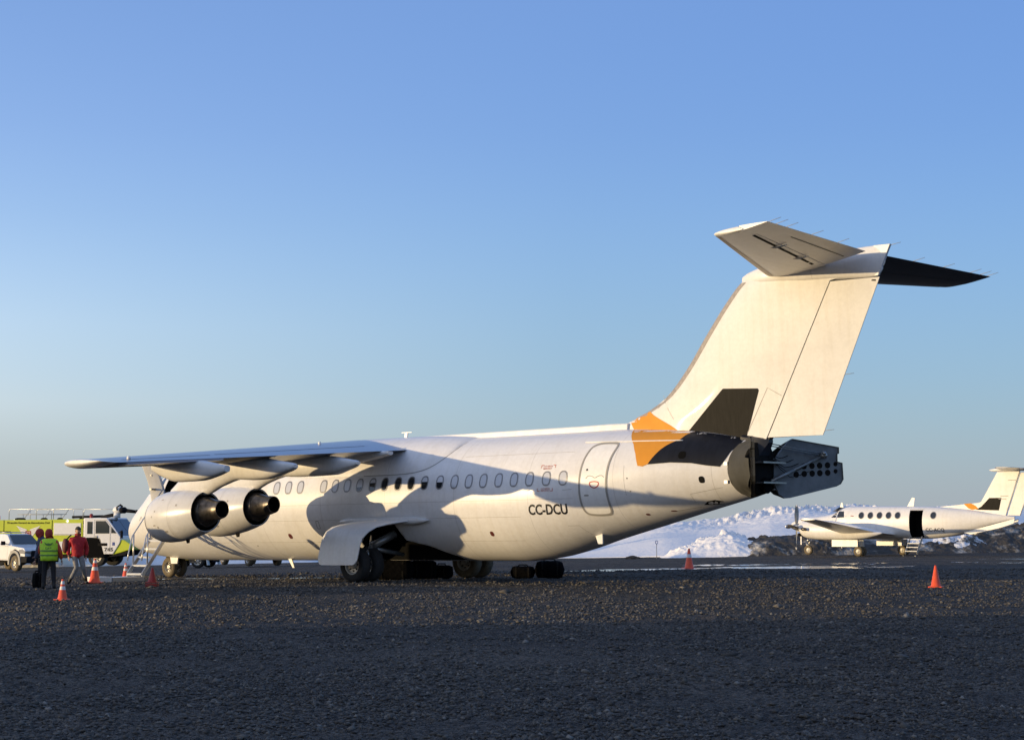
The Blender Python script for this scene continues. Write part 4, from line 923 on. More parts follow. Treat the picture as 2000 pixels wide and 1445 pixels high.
# ------------------------------------------------------------------ boarding stairs beside the nose
def local_frame(origin, yaw):
    return Matrix.Translation(Vector(origin)) @ Matrix.Rotation(yaw, 4, 'Z')
def gzf(x): return float(gz(x))
def stairs():
    t = thing('boarding_stairs', 'aluminium boarding steps with handrails leading up to the airliner nose door', 'stairs', (5.9, -4.3, gzf(5.9)), (0, 0, 0))
    # local: foot at origin, rises towards +y and forward (-x)
    A_ = Vector((-.05, .25, .16)); B_ = Vector((-1.0, 2.35, 1.86)); wv = Vector((.92, .40, 0)).normalized()*.235
    m = MB()
    for sg in (-1, 1):
        a, b = A_+wv*sg, B_+wv*sg; dn = Vector((0, 0, -.09)); up = Vector((0, 0, .09)); tk = wv.normalized()*.03*sg
        m.add([a+dn, b+dn, b+up, a+up, a+dn+tk, b+dn+tk, b+up+tk, a+up+tk], [[0,1,2,3],[7,6,5,4],[0,4,5,1],[3,2,6,7],[0,3,7,4],[1,5,6,2]], smooth=False)
    m.build('stringer', 'aluminium', t)
    for k in range(7):
        c = A_.lerp(B_, (k+.3)/6.9); f = Vector((B_.x-A_.x, B_.y-A_.y, 0)).normalized()*.13; s = MB()
        q = [c-wv-f, c+wv-f, c+wv+f, c-wv+f]; s.add([v+Vector((0, 0, -.055)) for v in q]+q, [[3,2,1,0],[4,5,6,7],[0,1,5,4],[1,2,6,5],[2,3,7,6],[3,0,4,7]], smooth=False); s.build('step', 'step_white', t)
    for sg in (-1, 1):
        h = MB(); a = A_.lerp(B_, .16)+wv*sg; b = B_+wv*sg; U = Vector((0, 0, 1))
        top = a+U*.98
        h.tube([a, top], .024, 8); d = (b-a).normalized()
        h.tube([a-d*.45+U*.45, a-d*.40+U*.62, top-d*.12+U*0, top, top.lerp(b+U*.98, .5), b+U*.98], .02, 8)
        m2 = a.lerp(b, .55); h.tube([m2, m2+U*.98], .02, 8); h.tube([b, b+U*.98], .02, 8)
        h.build('handrail', 'aluminium', t)
    p = MB(); p.box((-.35, -.75, .0), (.22, .42, .14)); p.build('landing_block', 'aluminium', t, bevel=.01)
    p = MB(); p.box((-.37, -1.25, .0), (.20, -.77, .16)); p.build('step_board', 'step_white', t, bevel=.01)
stairs()

# ------------------------------------------------------------------ traffic cones
def cone(h, name_mat='cone_orange', bands=((.50, .66), (.76, .90)), stack=0):
    t = thing('traffic_cone', '', 'traffic cone', group='traffic cones round the aircraft')
    b = h*.31; m = MB(); m.box((-b, -b, 0), (b, b, .035)); m.build('base', name_mat if stack == 0 else 'cone_red', t, bevel=.012)
    for k in range(stack):
        z = .045+.05*k; m = MB(); m.box((-b*(1-.02*k), -b, z), (b*(1-.02*k), b, z+.03)); m.build('base', 'cone_red', t, bevel=.01)
    z0 = .03+.05*stack; r0 = h*.225; r1 = h*.045
    def rr(z): return r0+(r1-r0)*(z/h)
    m = MB(); m.lathe([(z0, r0*1.12), (z0+.03, rr(.03)), (h*.97, rr(h*.97)), (h, rr(h)*.8), (h, rr(h)*.5)], (0, 0, 0), 'z', 28); bo = m.build('body', name_mat, t, auto=R(50))
    for a, c in bands:
        m = MB(); m.lathe([(h*a, rr(h*a)+.004), (h*c, rr(h*c)+.004)], (0, 0, 0), 'z', 28); m.build('reflective_band', 'cone_band', bo)
    return t
def put(o, x, y, label, rz=0): o.location = (x, y, float(ground_z(x, y))); o.rotation_euler = (0, 0, rz); o['label'] = label; return o
put(cone(.46), 16.87, -14.6, 'small orange cone with two white bands standing nearest the camera at the left', .5)
put(cone(.70, bands=((.52, .66), (.82, .93))), 6.96, -6.33, 'tall orange cone between the man in the red jacket and the boarding steps', .75)
put(cone(.50), 2.65, -1.89, 'orange cone with a white band standing behind the boarding steps near the nose', .7)
put(cone(.50, 'cone_red', (), 2), 10.85, -7.37, 'dark red cones stacked together in shade in front of the nose wheel', .65)
put(cone(.74, bands=((.55, .72),)), 12.13, 16.4, 'orange cone with a grey band standing alone beyond the tail of the airliner', .9)
put(cone(.57, bands=()), 27.84, 4.42, 'plain orange cone without bands standing at the right of the apron', .3)

# ------------------------------------------------------------------ bags under the airliner
def bag(loc, size, label, seed, rz=0, name='cargo_bag', handle=True):
    t = thing(name, label, 'bag', (loc[0], loc[1], float(ground_z(loc[0], loc[1]))), (0, 0, rz)); L_, W_, H_ = size; m = MB(); rg = []
    rr = random.Random(seed)
    for i in range(13):
        u = -1+2*i/12; f = (1-abs(u)**5)**.3*.96+.04; row = []
        for k in range(20):
            a = 2*math.pi*k/20; ca, sa = math.cos(a), math.sin(a); j = 1+rr.uniform(-.035, .035)
            row.append((u*L_/2, W_/2*f*j*math.copysign(abs(ca)**.6, ca), H_/2+H_/2*f*j*math.copysign(abs(sa)**.6, sa)))
        rg.append(row)
    m.loft(rg); b = m.build('bag_body', 'bag_black', t)
    if handle:
        m = MB(); m.tube([(-L_*.2, 0, H_*.97), (-L_*.15, 0, H_*1.1), (L_*.15, 0, H_*1.1), (L_*.2, 0, H_*.97)], .018, 6); m.build('handle', 'soot', b)
    for x in (-L_*.25, L_*.25):
        m = MB(); m.loft([[(x-.025, W_/2*1.01*math.copysign(abs(math.cos(a))**.6, math.cos(a)), H_/2+H_/2*1.01*math.copysign(abs(math.sin(a))**.6, math.sin(a))) for a in [2*math.pi*k/20 for k in range(20)]], [(x+.025, W_/2*1.01*math.copysign(abs(math.cos(a))**.6, math.cos(a)), H_/2+H_/2*1.01*math.copysign(abs(math.sin(a))**.6, math.sin(a))) for a in [2*math.pi*k/20 for k in range(20)]]], cap=False); m.build('strap', 'soot', b)
    return t
bag((15.25, 2.95, 0), (.75, .55, .36), 'low black bag at the left of the pair lying behind the starboard main wheels', 1, .6)
bag((15.95, 3.35, 0), (.9, .6, .52), 'taller black bag at the right of the pair lying behind the starboard main wheels', 2, .7)
bag((12.85, -.1, 0), (1.25, .65, .6), 'black bag in the shade beneath the belly right beside the port main wheels', 3, .6)
bag((13.0, 1.0, 0), (.9, .6, .55), 'black bag in the shade beneath the belly, middle one of three between the main gears', 4, .9)
bag((13.35, 1.45, 0), (.7, .45, .4), 'small black bag in the shade beneath the belly nearest the lit starboard wheel', 5, .3)

# ------------------------------------------------------------------ people
def skin_obj(name, chains, m, parent=None, sub=1, extra=None):
    """chains: list of lists of (co, radius); consecutive points joined; first point of a later chain may equal an existing one"""
    V = []; E = []; Rd = []; key = {}
    for ch in chains:
        prev = None
        for co, r_ in ch:
            k = tuple(round(c, 4) for c in co)
            if k not in key: key[k] = len(V); V.append(co); Rd.append(r_)
            i = key[k]
            if prev is not None and prev != i: E.append((prev, i))
            prev = i
    me = bpy.data.meshes.new(name); me.from_pydata(V, E, []); o = bpy.data.objects.new(name, me); COL.objects.link(o)
    o.modifiers.new('s', 'SKIN'); 
    for i, sv in enumerate(me.skin_vertices[0].data):
        r_ = Rd[i]; sv.radius = r_ if isinstance(r_, tuple) else (r_, r_); sv.use_root = (i == 0)
    sb = o.modifiers.new('u', 'SUBSURF'); sb.levels = sub; sb.render_levels = sub
    dg = bpy.context.evaluated_depsgraph_get(); me2 = bpy.data.meshes.new_from_object(o.evaluated_get(dg)); bpy.data.objects.remove(o, do_unlink=True)
    if extra:
        bm = bmesh.new(); bm.from_mesh(me2)
        for e in extra: bm.from_mesh(e)
        bm.to_mesh(me2); bm.free()
    me2.materials.clear(); me2.materials.append(MATS[m]); me2.polygons.foreach_set('use_smooth', [True]*len(me2.polygons)); me2.polygons.foreach_set('material_index', [0]*len(me2.polygons))
    o = bpy.data.objects.new(name, me2); COL.objects.link(o); o.parent = parent; return o
def V3(a, b, c): return (a, b, c)
def hand_mesh(wr, d, side_v, curl=.5):
    """small separate skin: palm and five bent fingers"""
    wr = Vector(wr); d = Vector(d).normalized(); s = Vector(side_v).normalized(); n = d.cross(s).normalized(); chains = []
    pal = wr+d*.05
    me_all = []
    for off, ln in ((-.03, .065), (-.01, .078), (.01, .073), (.03, .058)):
        b = pal+d*.045+s*off
        chains.append([(tuple(wr), (.022, .018)), (tuple(pal), (.034, .016)), (tuple(b), (.010, .010)), (tuple(b+d*ln*.5+n*.008*curl), (.009, .009)), (tuple(b+d*ln*.8+n*.03*curl), (.008, .008)), (tuple(b+d*ln*.95+n*.05*curl), (.007, .007))])
    chains.append([(tuple(pal), (.034, .016)), (tuple(pal-s*.036+d*.015), (.011, .011)), (tuple(pal-s*.05+d*.045+n*.012), (.009, .009)), (tuple(pal-s*.048+d*.07+n*.02), (.008, .008))])
    return chains
def head_mesh(c, yaw, scale=1.0):
    """face looks along local -y"""
    bm = bmesh.new(); bmesh.ops.create_uvsphere(bm, u_segments=24, v_segments=18, radius=1)
    for v in bm.verts:
        x, y, z = v.co; fx = 1-.18*max(0, -z); v.co = Vector((x*.075*fx, y*.095*(1-.10*max(0, -z)), z*.118))
        if y < 0:
            nose = math.exp(-((x/.22)**2+((z+.12)/.2)**2)); v.co.y -= .024*nose
            eye = math.exp(-(((abs(x)-.38)/.16)**2+((z-.08)/.12)**2)); v.co.y += .010*eye
            lip = math.exp(-((x/.32)**2+((z+.48)/.09)**2)); v.co.y -= .006*lip
            chin = math.exp(-((x/.3)**2+((z+.85)/.18)**2)); v.co.y -= .012*chin
    for sx in (-1, 1):
        e = bmesh.ops.create_uvsphere(bm, u_segments=8, v_segments=6, radius=1)
        for v in e['verts']: v.co = Vector((v.co.x*.012+sx*.076, v.co.y*.02+.01, v.co.z*.03-.005))
    bmesh.ops.transform(bm, matrix=Matrix.Translation(Vector(c)) @ Matrix.Rotation(yaw, 4, 'Z') @ Matrix.Scale(scale, 4), verts=bm.verts)
    me = bpy.data.meshes.new('h'); bm.to_mesh(me); bm.free(); return me
def person(label, loc, rz, J, clothes):
    """J: joints in metres facing -y"""
    t = thing('person', label, 'person', (loc[0], loc[1], float(ground_z(loc[0], loc[1]))), (0, 0, rz)); t.scale = (clothes.get('size', .97),)*3; j = {k: Vector(v) for k, v in J.items()}
    T = lambda k: tuple(j[k])
    mid = lambda a, b, f=.5: tuple(j[a].lerp(j[b], f))
    chest = j['chest']; body = [[(T('pelvis'), (.14, .10)), (mid('pelvis', 'chest'), (.13, .095)), (T('chest'), (.16, .11)), (T('neck'), (.055, .055)), (tuple(j['head']-Vector((0, 0, .06))), (.05, .05))]]
    for s in 'lr':
        body.append([(T('chest'), (.16, .11)), (T(s+'sho'), .058), (mid(s+'sho', s+'elb'), .046), (T(s+'elb'), .038), (mid(s+'elb', s+'wri'), .034), (T(s+'wri'), .025)])
        body.append([(T('pelvis'), (.14, .10)), (T(s+'hip'), .088), (mid(s+'hip', s+'kne'), .074), (T(s+'kne'), .052), (mid(s+'kne', s+'ank', .4), .05), (T(s+'ank'), .034)])
    hands = []
    for s in 'lr':
        d = (j[s+'wri']-j[s+'elb']).normalized(); sv = Vector((0, 1, 0)) if abs(d.y) < .8 else Vector((1, 0, 0)); sv = (sv-d*sv.dot(d)).normalized()
        hands += hand_mesh(j[s+'wri'], d, sv)
    hm = skin_obj('h', hands[:5], 'skin', sub=1); hm2 = skin_obj('h', hands[5:], 'skin', sub=1)
    ex = [hm.data, hm2.data, head_mesh(j['head'], clothes.get('headyaw', 0))]
    b = skin_obj('body', body, 'skin', t, extra=ex); bpy.data.objects.remove(hm, do_unlink=True); bpy.data.objects.remove(hm2, do_unlink=True)
    # trousers
    tr = [[(T('pelvis'), (.165, .125)), (tuple(j['pelvis']+Vector((0, 0, .10))), (.165, .125))]]
    for s in 'lr': tr.append([(T('pelvis'), (.165, .125)), (T(s+'hip'), .108), (mid(s+'hip', s+'kne'), .094), (T(s+'kne'), .076), (mid(s+'kne', s+'ank', .45), .07), (mid(s+'kne', s+'ank', .93), .058)])
    skin_obj('trousers', tr, clothes['trousers'], t)
    for s in 'lr':
        f = j[s+'toe']; a = j[s+'ank']; hgt = clothes.get('boot', .12)
        up = a+(j[s+'kne']-a).normalized()*hgt; bt = [[(tuple(up), .064), (tuple(a), .056), (tuple(a+Vector((0, .02, -.045))), .050), (tuple(a.lerp(f, .55)+Vector((0, 0, -.02))), (.048, .038)), (tuple(f), (.045, .028))]]
        skin_obj('boot', bt, 'boot_black', t)
    # jacket
    dr = clothes.get('drop', .12); base = j['pelvis']+Vector((0, 0, -dr))
    jk = [[(T('chest'), (.215, .155)), (mid('pelvis', 'chest'), (.20, .16)), (T('pelvis'), (.205, .165)), (tuple(base), (.205, .165))], [(T('chest'), (.215, .155)), (tuple(j['neck']-Vector((0, 0, .02))), (.10, .10)), (tuple(j['neck']+Vector((0, 0, .05))), (.085, .085))]]
    for s in 'lr': jk.append([(T('chest'), (.215, .155)), (T(s+'sho'), .095), (mid(s+'sho', s+'elb'), .08), (T(s+'elb'), .075), (mid(s+'elb', s+'wri'), .068), (mid(s+'elb', s+'wri', .96), .05)])
    jo = skin_obj('jacket', jk, clothes['jacket'], t, sub=2)
    if 'vest' in clothes:
        vs = MB(); rg = []
        for f_, hw, hd_ in ((-.28, .235, .185), (0, .24, .19), (.35, .245, .19), (.7, .26, .185), (1.0, .27, .175), (1.25, .262, .155), (1.42, .20, .125), (1.50, .12, .10)):
            c = j['pelvis'].lerp(j['chest'], f_); rg.append([c+Vector((hw*math.copysign(abs(math.cos(a))**.8, math.cos(a)), .0+(hd_+.012*math.sin(7*a+f_*9))*math.copysign(abs(math.sin(a))**.8, math.sin(a)), 0)) for a in [2*math.pi*k/28 for k in range(28)]])
        vs.loft(rg); vo = vs.build('safety_vest', 'hi_vis', t)
        for f0, f1 in ((.10, .22), (.45, .57)):
            bnd = MB(); rg = []
            for f_ in (f0, f1):
                c = j['pelvis'].lerp(j['chest'], f_); rg.append([c+Vector((.256*math.copysign(abs(math.cos(a))**.8, math.cos(a)), .205*math.copysign(abs(math.sin(a))**.8, math.sin(a)), 0)) for a in [2*math.pi*k/28 for k in range(28)]])
            bnd.loft(rg, cap=False); bnd.build('vest_band', 'hi_vis_band', vo)
        lg = MB(); c = j['pelvis'].lerp(j['chest'], 1.05)+Vector((0, .192, 0)); lg.add([c+Vector((x_, 0, z_)) for x_, z_ in [(-.13, .05), (-.05, .01), (0, .03), (.05, .01), (.13, .06), (.07, -.03), (0, -.05), (-.08, -.03)]], [[0,1,7],[1,2,6,7],[2,3,5,6],[3,4,5]], smooth=False); lg.build('vest_emblem', 'hi_vis_band', vo)
        V_, F_ = text_mesh('DAP', .09, .002, 10); x1_ = max(v.x for v in V_); lt = MB(); lt.add([c+Vector((x1_/2-v.x, .001, v.y-.15)) for v in V_], F_, smooth=False); lt.build('vest_lettering', 'hi_vis_band', vo)
    hd = j['head']
    if clothes.get('hood'):
        hm_ = MB(); hm_.ball(tuple(hd+Vector((0, .015, .01))), (.112, .13, .145), 18); hm_.tube([hd+Vector((0, .02, -.08)), j['neck']+Vector((0, .02, -.0))], [.10, .12], 14); ho = hm_.build('hood', clothes['hood'], t)
        if clothes.get('hoodopen'):
            pass
    else:
        hb = MB(); rg = []
        for k in range(8):
            a = math.pi/2*k/7.01; rg.append([hd+Vector((.086*math.cos(a)*math.cos(q), .107*math.cos(a)*math.sin(q), .035+.105*math.sin(a))) for q in [2*math.pi*i/20 for i in range(20)]])
        hb.loft(rg); hb.build('beanie', 'beanie', t)
        eb = MB()
        for sx in (-1, 1): eb.ball(hd+Vector((sx*.029, -.080, .008)), (.011, .006, .006), 8)
        Rz = Matrix.Rotation(clothes.get('headyaw', 0), 3, 'Z'); eb.V = [hd+Rz @ (v-hd) for v in eb.V]; eb.build('eyes', 'hair', t)
        bd = MB(); bd.tube([hd+Rz @ Vector((-.035, -.088, -.052)), hd+Rz @ Vector((0, -.104, -.047)), hd+Rz @ Vector((.035, -.088, -.052))], [.004, .007, .004], 6); bd.build('moustache', 'hair', t)
        cl = MB(); cl.lathe([(-.03, .085), (.03, .095), (.06, .09), (.05, .075), (-.02, .07)], tuple(j['neck']+Vector((0, .0, .03))), 'z', 18); cl.build('scarf', 'hood_red', t)
    return t
# camera bearing as seen from the group: direction towards the photographer
def face_cam(x, y, off=0): return math.atan2(CAM.y-y, CAM.x-x)+math.pi/2+off
S_ = dict(head=(0, -.02, 1.56), neck=(0, 0, 1.40), chest=(0, .0, 1.22), pelvis=(0, 0, .90), lsho=(.19, 0, 1.30), rsho=(-.19, 0, 1.30), lhip=(.10, 0, .86), rhip=(-.10, 0, .86))
# man in red walking to the left, legs crossed in mid stride, face to camera
x, y = 6.9, -6.9
walk = dict(S_, lelb=(.27, .06, 1.05), lwri=(.25, .02, .82), relb=(-.27, .05, 1.05), rwri=(-.26, -.05, .84),
            lkne=(.10, -.10, .48), lank=(.30, .08, .13), ltoe=(.22, -.06, .035), rkne=(-.06, -.12, .48), rank=(-.20, -.02, .10), rtoe=(-.34, -.12, .035))
walk['lkne'] = (.16, -.12, .49); walk['lank'] = (.27, .10, .12); walk['ltoe'] = (.30, -.06, .04); walk['rkne'] = (-.03, -.14, .49); walk['rank'] = (-.22, -.05, .10); walk['rtoe'] = (-.33, -.14, .035)
person('man in a bright red jacket, dark beanie and grey trousers walking on the gravel', (x, y), face_cam(x, y, .1), walk, dict(jacket='jacket_red', trousers='trouser_grey', boot=.2, drop=.14, headyaw=0))
# backpack carried at his side
t = thing('rucksack', 'dark red rucksack hanging at the arm of the man in the red jacket', 'bag', (x, y, float(ground_z(x, y))), (0, 0, face_cam(x, y, .1)))
m = MB(); rg = []
for i in range(9):
    u = i/8; f = math.sin(math.pi*(.08+.84*u))**.5; rg.append([(-.33+.10*f*math.cos(a), .06+.13*f*math.sin(a), .88+.42*u) for a in [2*math.pi*k/16 for k in range(16)]])
m.loft(rg); m.build('sack', 'dark_red', t); m = MB(); m.tube([(-.30, .0, 1.28), (-.24, -.07, 1.36), (-.19, 0, 1.40)], .02, 6); m.build('strap', 'soot', t)
# yellow vest seen from behind, leaning a little
x, y = 9.55, -9.75
vest = dict(S_, head=(.03, -.10, 1.55), neck=(0, -.05, 1.42), chest=(0, -.03, 1.25), lelb=(.27, -.10, 1.05), lwri=(.24, -.30, .95), relb=(-.30, -.02, 1.05), rwri=(-.33, -.12, .82),
            lkne=(.12, -.03, .48), lank=(.14, .02, .10), ltoe=(.16, -.14, .04), rkne=(-.13, -.02, .48), rank=(-.16, .02, .10), rtoe=(-.18, -.14, .04))
person('person seen from behind in a lime safety vest over a red hooded jacket', (x, y), face_cam(x, y, math.pi-.15), vest, dict(jacket='jacket_orange', trousers='trouser_black', hood='hood_red', vest=1, size=.93, boot=.25, drop=.02))
x, y = 8.85, -9.45
th = dict(S_, head=(.0, -.12, 1.53), neck=(0, -.06, 1.42), lelb=(.26, -.05, 1.02), lwri=(.24, -.12, .78), relb=(-.26, -.06, 1.02), rwri=(-.22, -.24, .9),
          lkne=(.10, -.03, .48), lank=(.11, .02, .10), ltoe=(.12, -.14, .04), rkne=(-.10, -.02, .48), rank=(-.11, .02, .10), rtoe=(-.12, -.14, .04))
person('person in a dark blue padded coat and red hood half hidden behind the lime vest', (x, y), face_cam(x, y, math.pi+1.2), th, dict(jacket='jacket_blue', trousers='trouser_black', hood='hood_red', size=.93, boot=.15, drop=.12))
t = bag((9.00, -9.72, 0), (.26, .30, .42), 'black bag standing on the gravel at the feet of the person in the blue coat', 8, .9, 'holdall')

# lettering flat on a plane: frame = 3x4 (origin, right, up)
def plane_text(name, txt, size, o, right, up, m, parent, width=None, bold=.002, lift=0, xs=None):
    V, F = text_mesh(txt, size, bold, 10); x1 = max(v.x for v in V); k = (width/x1) if width else 1
    mb = MB(); mb.add([Vector(o)+Vector(right)*v.x*k+Vector(up)*v.y for v in V], F, smooth=False); return mb.build(name, m, parent)
# vest logo and lettering
# ------------------------------------------------------------------ road vehicles: x forward, y to the left side, z up
def vwheel(parent, x, y, r_, w_, tyre='tyre', rim='rim', sd_=1):
    m = MB(); m.lathe([(-w_/2+.01, r_*.6), (-w_/2, r_*.8), (-w_/2+.03, r_*.97), (0, r_), (w_/2-.03, r_*.97), (w_/2, r_*.8), (w_/2-.01, r_*.6)], (x, y, r_), 'y', 32); t = m.build('wheel', tyre, parent, auto=R(60))
    m = MB(); m.lathe([(sd_*(w_/2-.015), r_*.62), (sd_*(w_/2-.03), r_*.56), (sd_*(w_/2-.08), r_*.5), (sd_*(w_/2-.09), r_*.3), (sd_*(w_/2-.02), r_*.22), (sd_*(w_/2-.01), .001)], (x, y, r_), 'y', 24); m.build('rim', rim, t, auto=R(40))
    m = MB()
    for k in range(6):
        a = 2*math.pi*k/6; m.ball((x+r_*.4*math.cos(a), y+sd_*(w_/2-.075), r_+r_*.4*math.sin(a)), (r_*.09, .02, r_*.09), 8)
    m.build('rim_hole', 'soot', t); return t
def sideplate(poly, y0, y1, m, name, parent, bevel=.02):
    mb = MB(); mb.prism(poly, lambda p: (p[0], y0, p[1]), lambda p: (p[0], y1, p[1])); return mb.build(name, m, parent, bevel=bevel)

def fire_truck():
    hd = YAW_VEH; c = W(-26.9, 123.0); z = gzf(-52)
    t = thing('fire_truck', 'lime yellow and white airport fire truck with roof monitor behind the airliner nose', 'fire truck', (c.x, c.y, z+.02), (0, 0, hd))
    Wd = 1.45                       # half width; origin = base of front right corner line at x=0
    bd = sideplate([(-11.0, .95), (-11.0, 3.2), (-2.75, 3.28), (-2.75, 1.0), (-4.9, .75), (-9.5, .75)], -Wd, Wd, 'lime_paint', 'body', t, .04)
    sideplate([(-10.5, .55), (-10.5, .9), (-2.7, .9), (-2.7, .55)], -Wd+.15, Wd-.15, 'truck_black', 'chassis', t, .02)
    sideplate([(-2.74, 1.05), (-2.74, 3.36), (-.95, 3.36), (.10, 2.05), (.10, 1.75), (.02, 1.55), (-.45, .85), (-1.15, .85), (-1.45, 1.9), (-2.35, 1.95)], -Wd-.02, Wd+.02, 'truck_white', 'cab', t, .05)
    sideplate([(.10, 1.86), (.35, 1.84), (.85, 1.55), (.75, 1.15), (-.5, .8), (.0, 1.55)], -Wd+.05, Wd-.05, 'lime_paint', 'bumper', t, .05)
    sideplate([(.78, 1.12), (.45, .8), (-1.0, .62), (-.55, .8)], -Wd+.1, Wd-.1, 'truck_black', 'under_guard', t, .02)
    # windscreen raked plate
    ws = MB(); n_ = Vector((1.31, 0, 1.05)).normalized()
    a, b = Vector((-.87, 0, 3.26)), Vector((.03, 0, 2.137))
    for y0, y1 in ((-1.35, -.03), (.03, 1.35)):
        ws.add([a+n_*.03+Vector((0, y0, 0)), a+n_*.03+Vector((0, y1, 0)), b+n_*.03+Vector((0, y1, 0)), b+n_*.03+Vector((0, y0, 0))], [[0, 1, 2, 3]])
    ws.build('windscreen', 'cab_glass', t)
    for sd_ in (-1, 1):
        yy = sd_*(Wd+.03)
        for nm, poly in (('side_window', [(-2.45, 2.25), (-2.45, 3.1), (-2.05, 3.1), (-2.05, 2.25)]), ('side_window', [(-1.8, 2.28), (-1.8, 3.15), (-1.05, 3.15), (-.75, 2.8), (-.75, 2.28)]), ('side_window', [(-.6, 2.3), (-.6, 2.75), (-.2, 2.3)])):
            w_ = MB(); w_.prism(poly, lambda p: (p[0], yy-.01*sd_, p[1]), lambda p: (p[0], yy+.006*sd_, p[1])); w_.build(nm, 'cab_glass', t)
        dr = MB(); V, F = band([(-1.9, 3.22), (-1.0, 3.22), (-.68, 2.85), (-.68, 1.35), (-1.0, .95), (-1.15, .95), (-1.5, 1.95), (-1.9, 1.98)], .025); dr.add([(v.x, yy+.008*sd_, v.y) for v in V], F); dr.build('door', 'seam_grey', t)
        h = MB(); h.box((-1.8, min(yy, yy+.05*sd_), 2.0), (-1.68, max(yy, yy+.05*sd_), 2.12)); h.build('door_handle', 'steel', t)
        pl = MB(); pl.prism([(-1.6, 1.42), (-1.6, 1.62), (-.9, 1.62), (-.9, 1.42)], lambda p: (p[0], yy, p[1]), lambda p: (p[0], yy+.01*sd_, p[1])); pl.build('name_plate', 'soot', t)
        pl = MB(); pl.prism([(-.5, 1.45), (-.5, 1.68), (-.33, 1.68), (-.33, 1.45)], lambda p: (p[0], yy, p[1]), lambda p: (p[0], yy+.01*sd_, p[1])); pl.build('badge', 'truck_blue', t)
        for xa, xb, za, zb, mm in ((-5.05, -2.95, 2.15, 3.0, 'truck_white'), (-5.0, -3.1, 1.05, 1.72, 'truck_white'), (-9.3, -7.4, 1.0, 2.1, 'truck_white')):
            s2 = MB(); s2.prism([(xa, za), (xa, zb), (xb, zb), (xb, za)], lambda p: (p[0], sd_*(Wd-.0), p[1]), lambda p: (p[0], sd_*(Wd+.03), p[1])); so = s2.build('roller_shutter', mm, t, bevel=.01)
            s3 = MB(); s3.box((xa+.05, sd_*(Wd+.035)-.01, za+.03), (xb-.05, sd_*(Wd+.035)+.01, za+.08)); s3.build('shutter_bar', 'seam_grey', so)
        for xx in (-2.78, -5.2, -9.0):
            s2 = MB(); s2.box((xx-.02, sd_*(Wd+.005)-.01, .95), (xx+.02, sd_*(Wd+.005)+.01, 3.2)); s2.build('panel_gap', 'truck_black', bd)
        s2 = MB(); s2.prism([(-2.72, .6), (-2.5, 2.0), (-1.6, 2.0), (-1.1, .6)], lambda p: (p[0], sd_*(Wd-.3), p[1]), lambda p: (p[0], sd_*(Wd+.025), p[1])); s2.build('wheel_arch', 'bay_dark', t)
        s2 = MB(); s2.lathe([(0, .001), (.05, .12), (.02, .13)], (-4.0, sd_*(Wd+.03), 3.14), 'y', 20); s2.build('side_lamp', 'lamp_lens', t)
        s2 = MB(); s2.lathe([(0, .001), (.05, .12), (.02, .13)], (-9.9, sd_*(Wd+.03), 3.14), 'y', 20); s2.build('side_lamp', 'lamp_lens', t)
        for xx in (-1.75, -7.9, -9.4): vwheel(t, xx, sd_*(Wd-.32), .66, .55, 'tyre', 'rim', sd_)
        mr = MB(); mr.tube([(.0, sd_*1.45, 2.35), (.35, sd_*1.7, 2.5), (.35, sd_*1.7, 2.3)], .03, 6); mr.box((.28, sd_*1.7-.12, 1.95), (.36, sd_*1.7+.12, 2.45)); mr.build('mirror', 'truck_black', t)
        hl = MB()
        for yy2 in (.55, .9): hl.lathe([(0, .001), (.04, .1), (0, .11)], (.62, sd_*yy2, 1.62), 'x', 16)
        hl.build('headlight', 'headlight', t)
        em = sd_*(Wd+.02)
    ry = -Wd-.022; rt_ = (1, 0, 0); up = (0, 0, 1)
    plane_text('lettering', 'Dirección General de Aeronáutica Civil', .19, (-8.75, ry, 2.96), rt_, up, 'dark_patch', t, 3.35, .004)
    plane_text('fleet_number', '745', .34, (-1.12, -Wd-.035, 1.06), rt_, up, 'black_ink', t, .68, .012)
    # winged emblem
    wm = MB()
    for sg in (-1, 1):
        for k in range(5):
            a0 = (sg*(.12), 2.55-.11*k); a1 = (sg*(.95-.13*k), 2.82-.16*k); a2 = (sg*(.80-.13*k), 2.66-.16*k); wm.add([(-7.05+p[0], ry, p[1]) for p in [a0, a1, a2, (sg*.12, 2.45-.11*k)]], [[0, 1, 2, 3]], smooth=False)
    wm.build('wing_emblem', 'cone_band', t)
    sh = MB(); sh.add([(-7.05+p[0], ry-.006, p[1]) for p in [(-.22, 2.45), (.22, 2.45), (.26, 1.95), (.1, 1.85), (-.1, 1.85), (-.26, 1.95)]], [[0, 1, 2, 3, 4, 5]], smooth=False); so = sh.build('shield_emblem', 'red_paint', t)
    sh = MB(); V, F = band([(-.13, 2.36), (.13, 2.36), (.15, 2.02), (-.15, 2.02)], .03); sh.add([(-7.05+v.x, ry-.012, v.y) for v in V], F); sh.build('shield_border', 'cone_band', so)
    # roof: rails, beacon, hoses, monitor
    for (xa, xb, yy) in ((-10.8, -9.9, -1.3), (-8.7, -5.35, -1.3), (-5.2, -2.9, -1.3), (-8.0, -5.0, 1.2), (-4.2, -1.9, 1.2)):
        rl = MB(); z0, z1 = 3.2, 3.98; rl.tube([(xa, yy, z0), (xa, yy, z1-.1), (xa+.1, yy, z1), (xb-.1, yy, z1), (xb, yy, z1-.1), (xb, yy, z0)], .022, 8)
        if xb-xa > 3: rl.tube([((xa+xb)/2, yy, z0), ((xa+xb)/2, yy, z1)], .018, 6)
        rl.build('roof_rail', 'aluminium', t)
    ld = MB()
    for k in range(9): ld.tube([(-8.3+.4*k, -.5, 3.6), (-8.3+.4*k, .0, 3.62)], .015, 6)
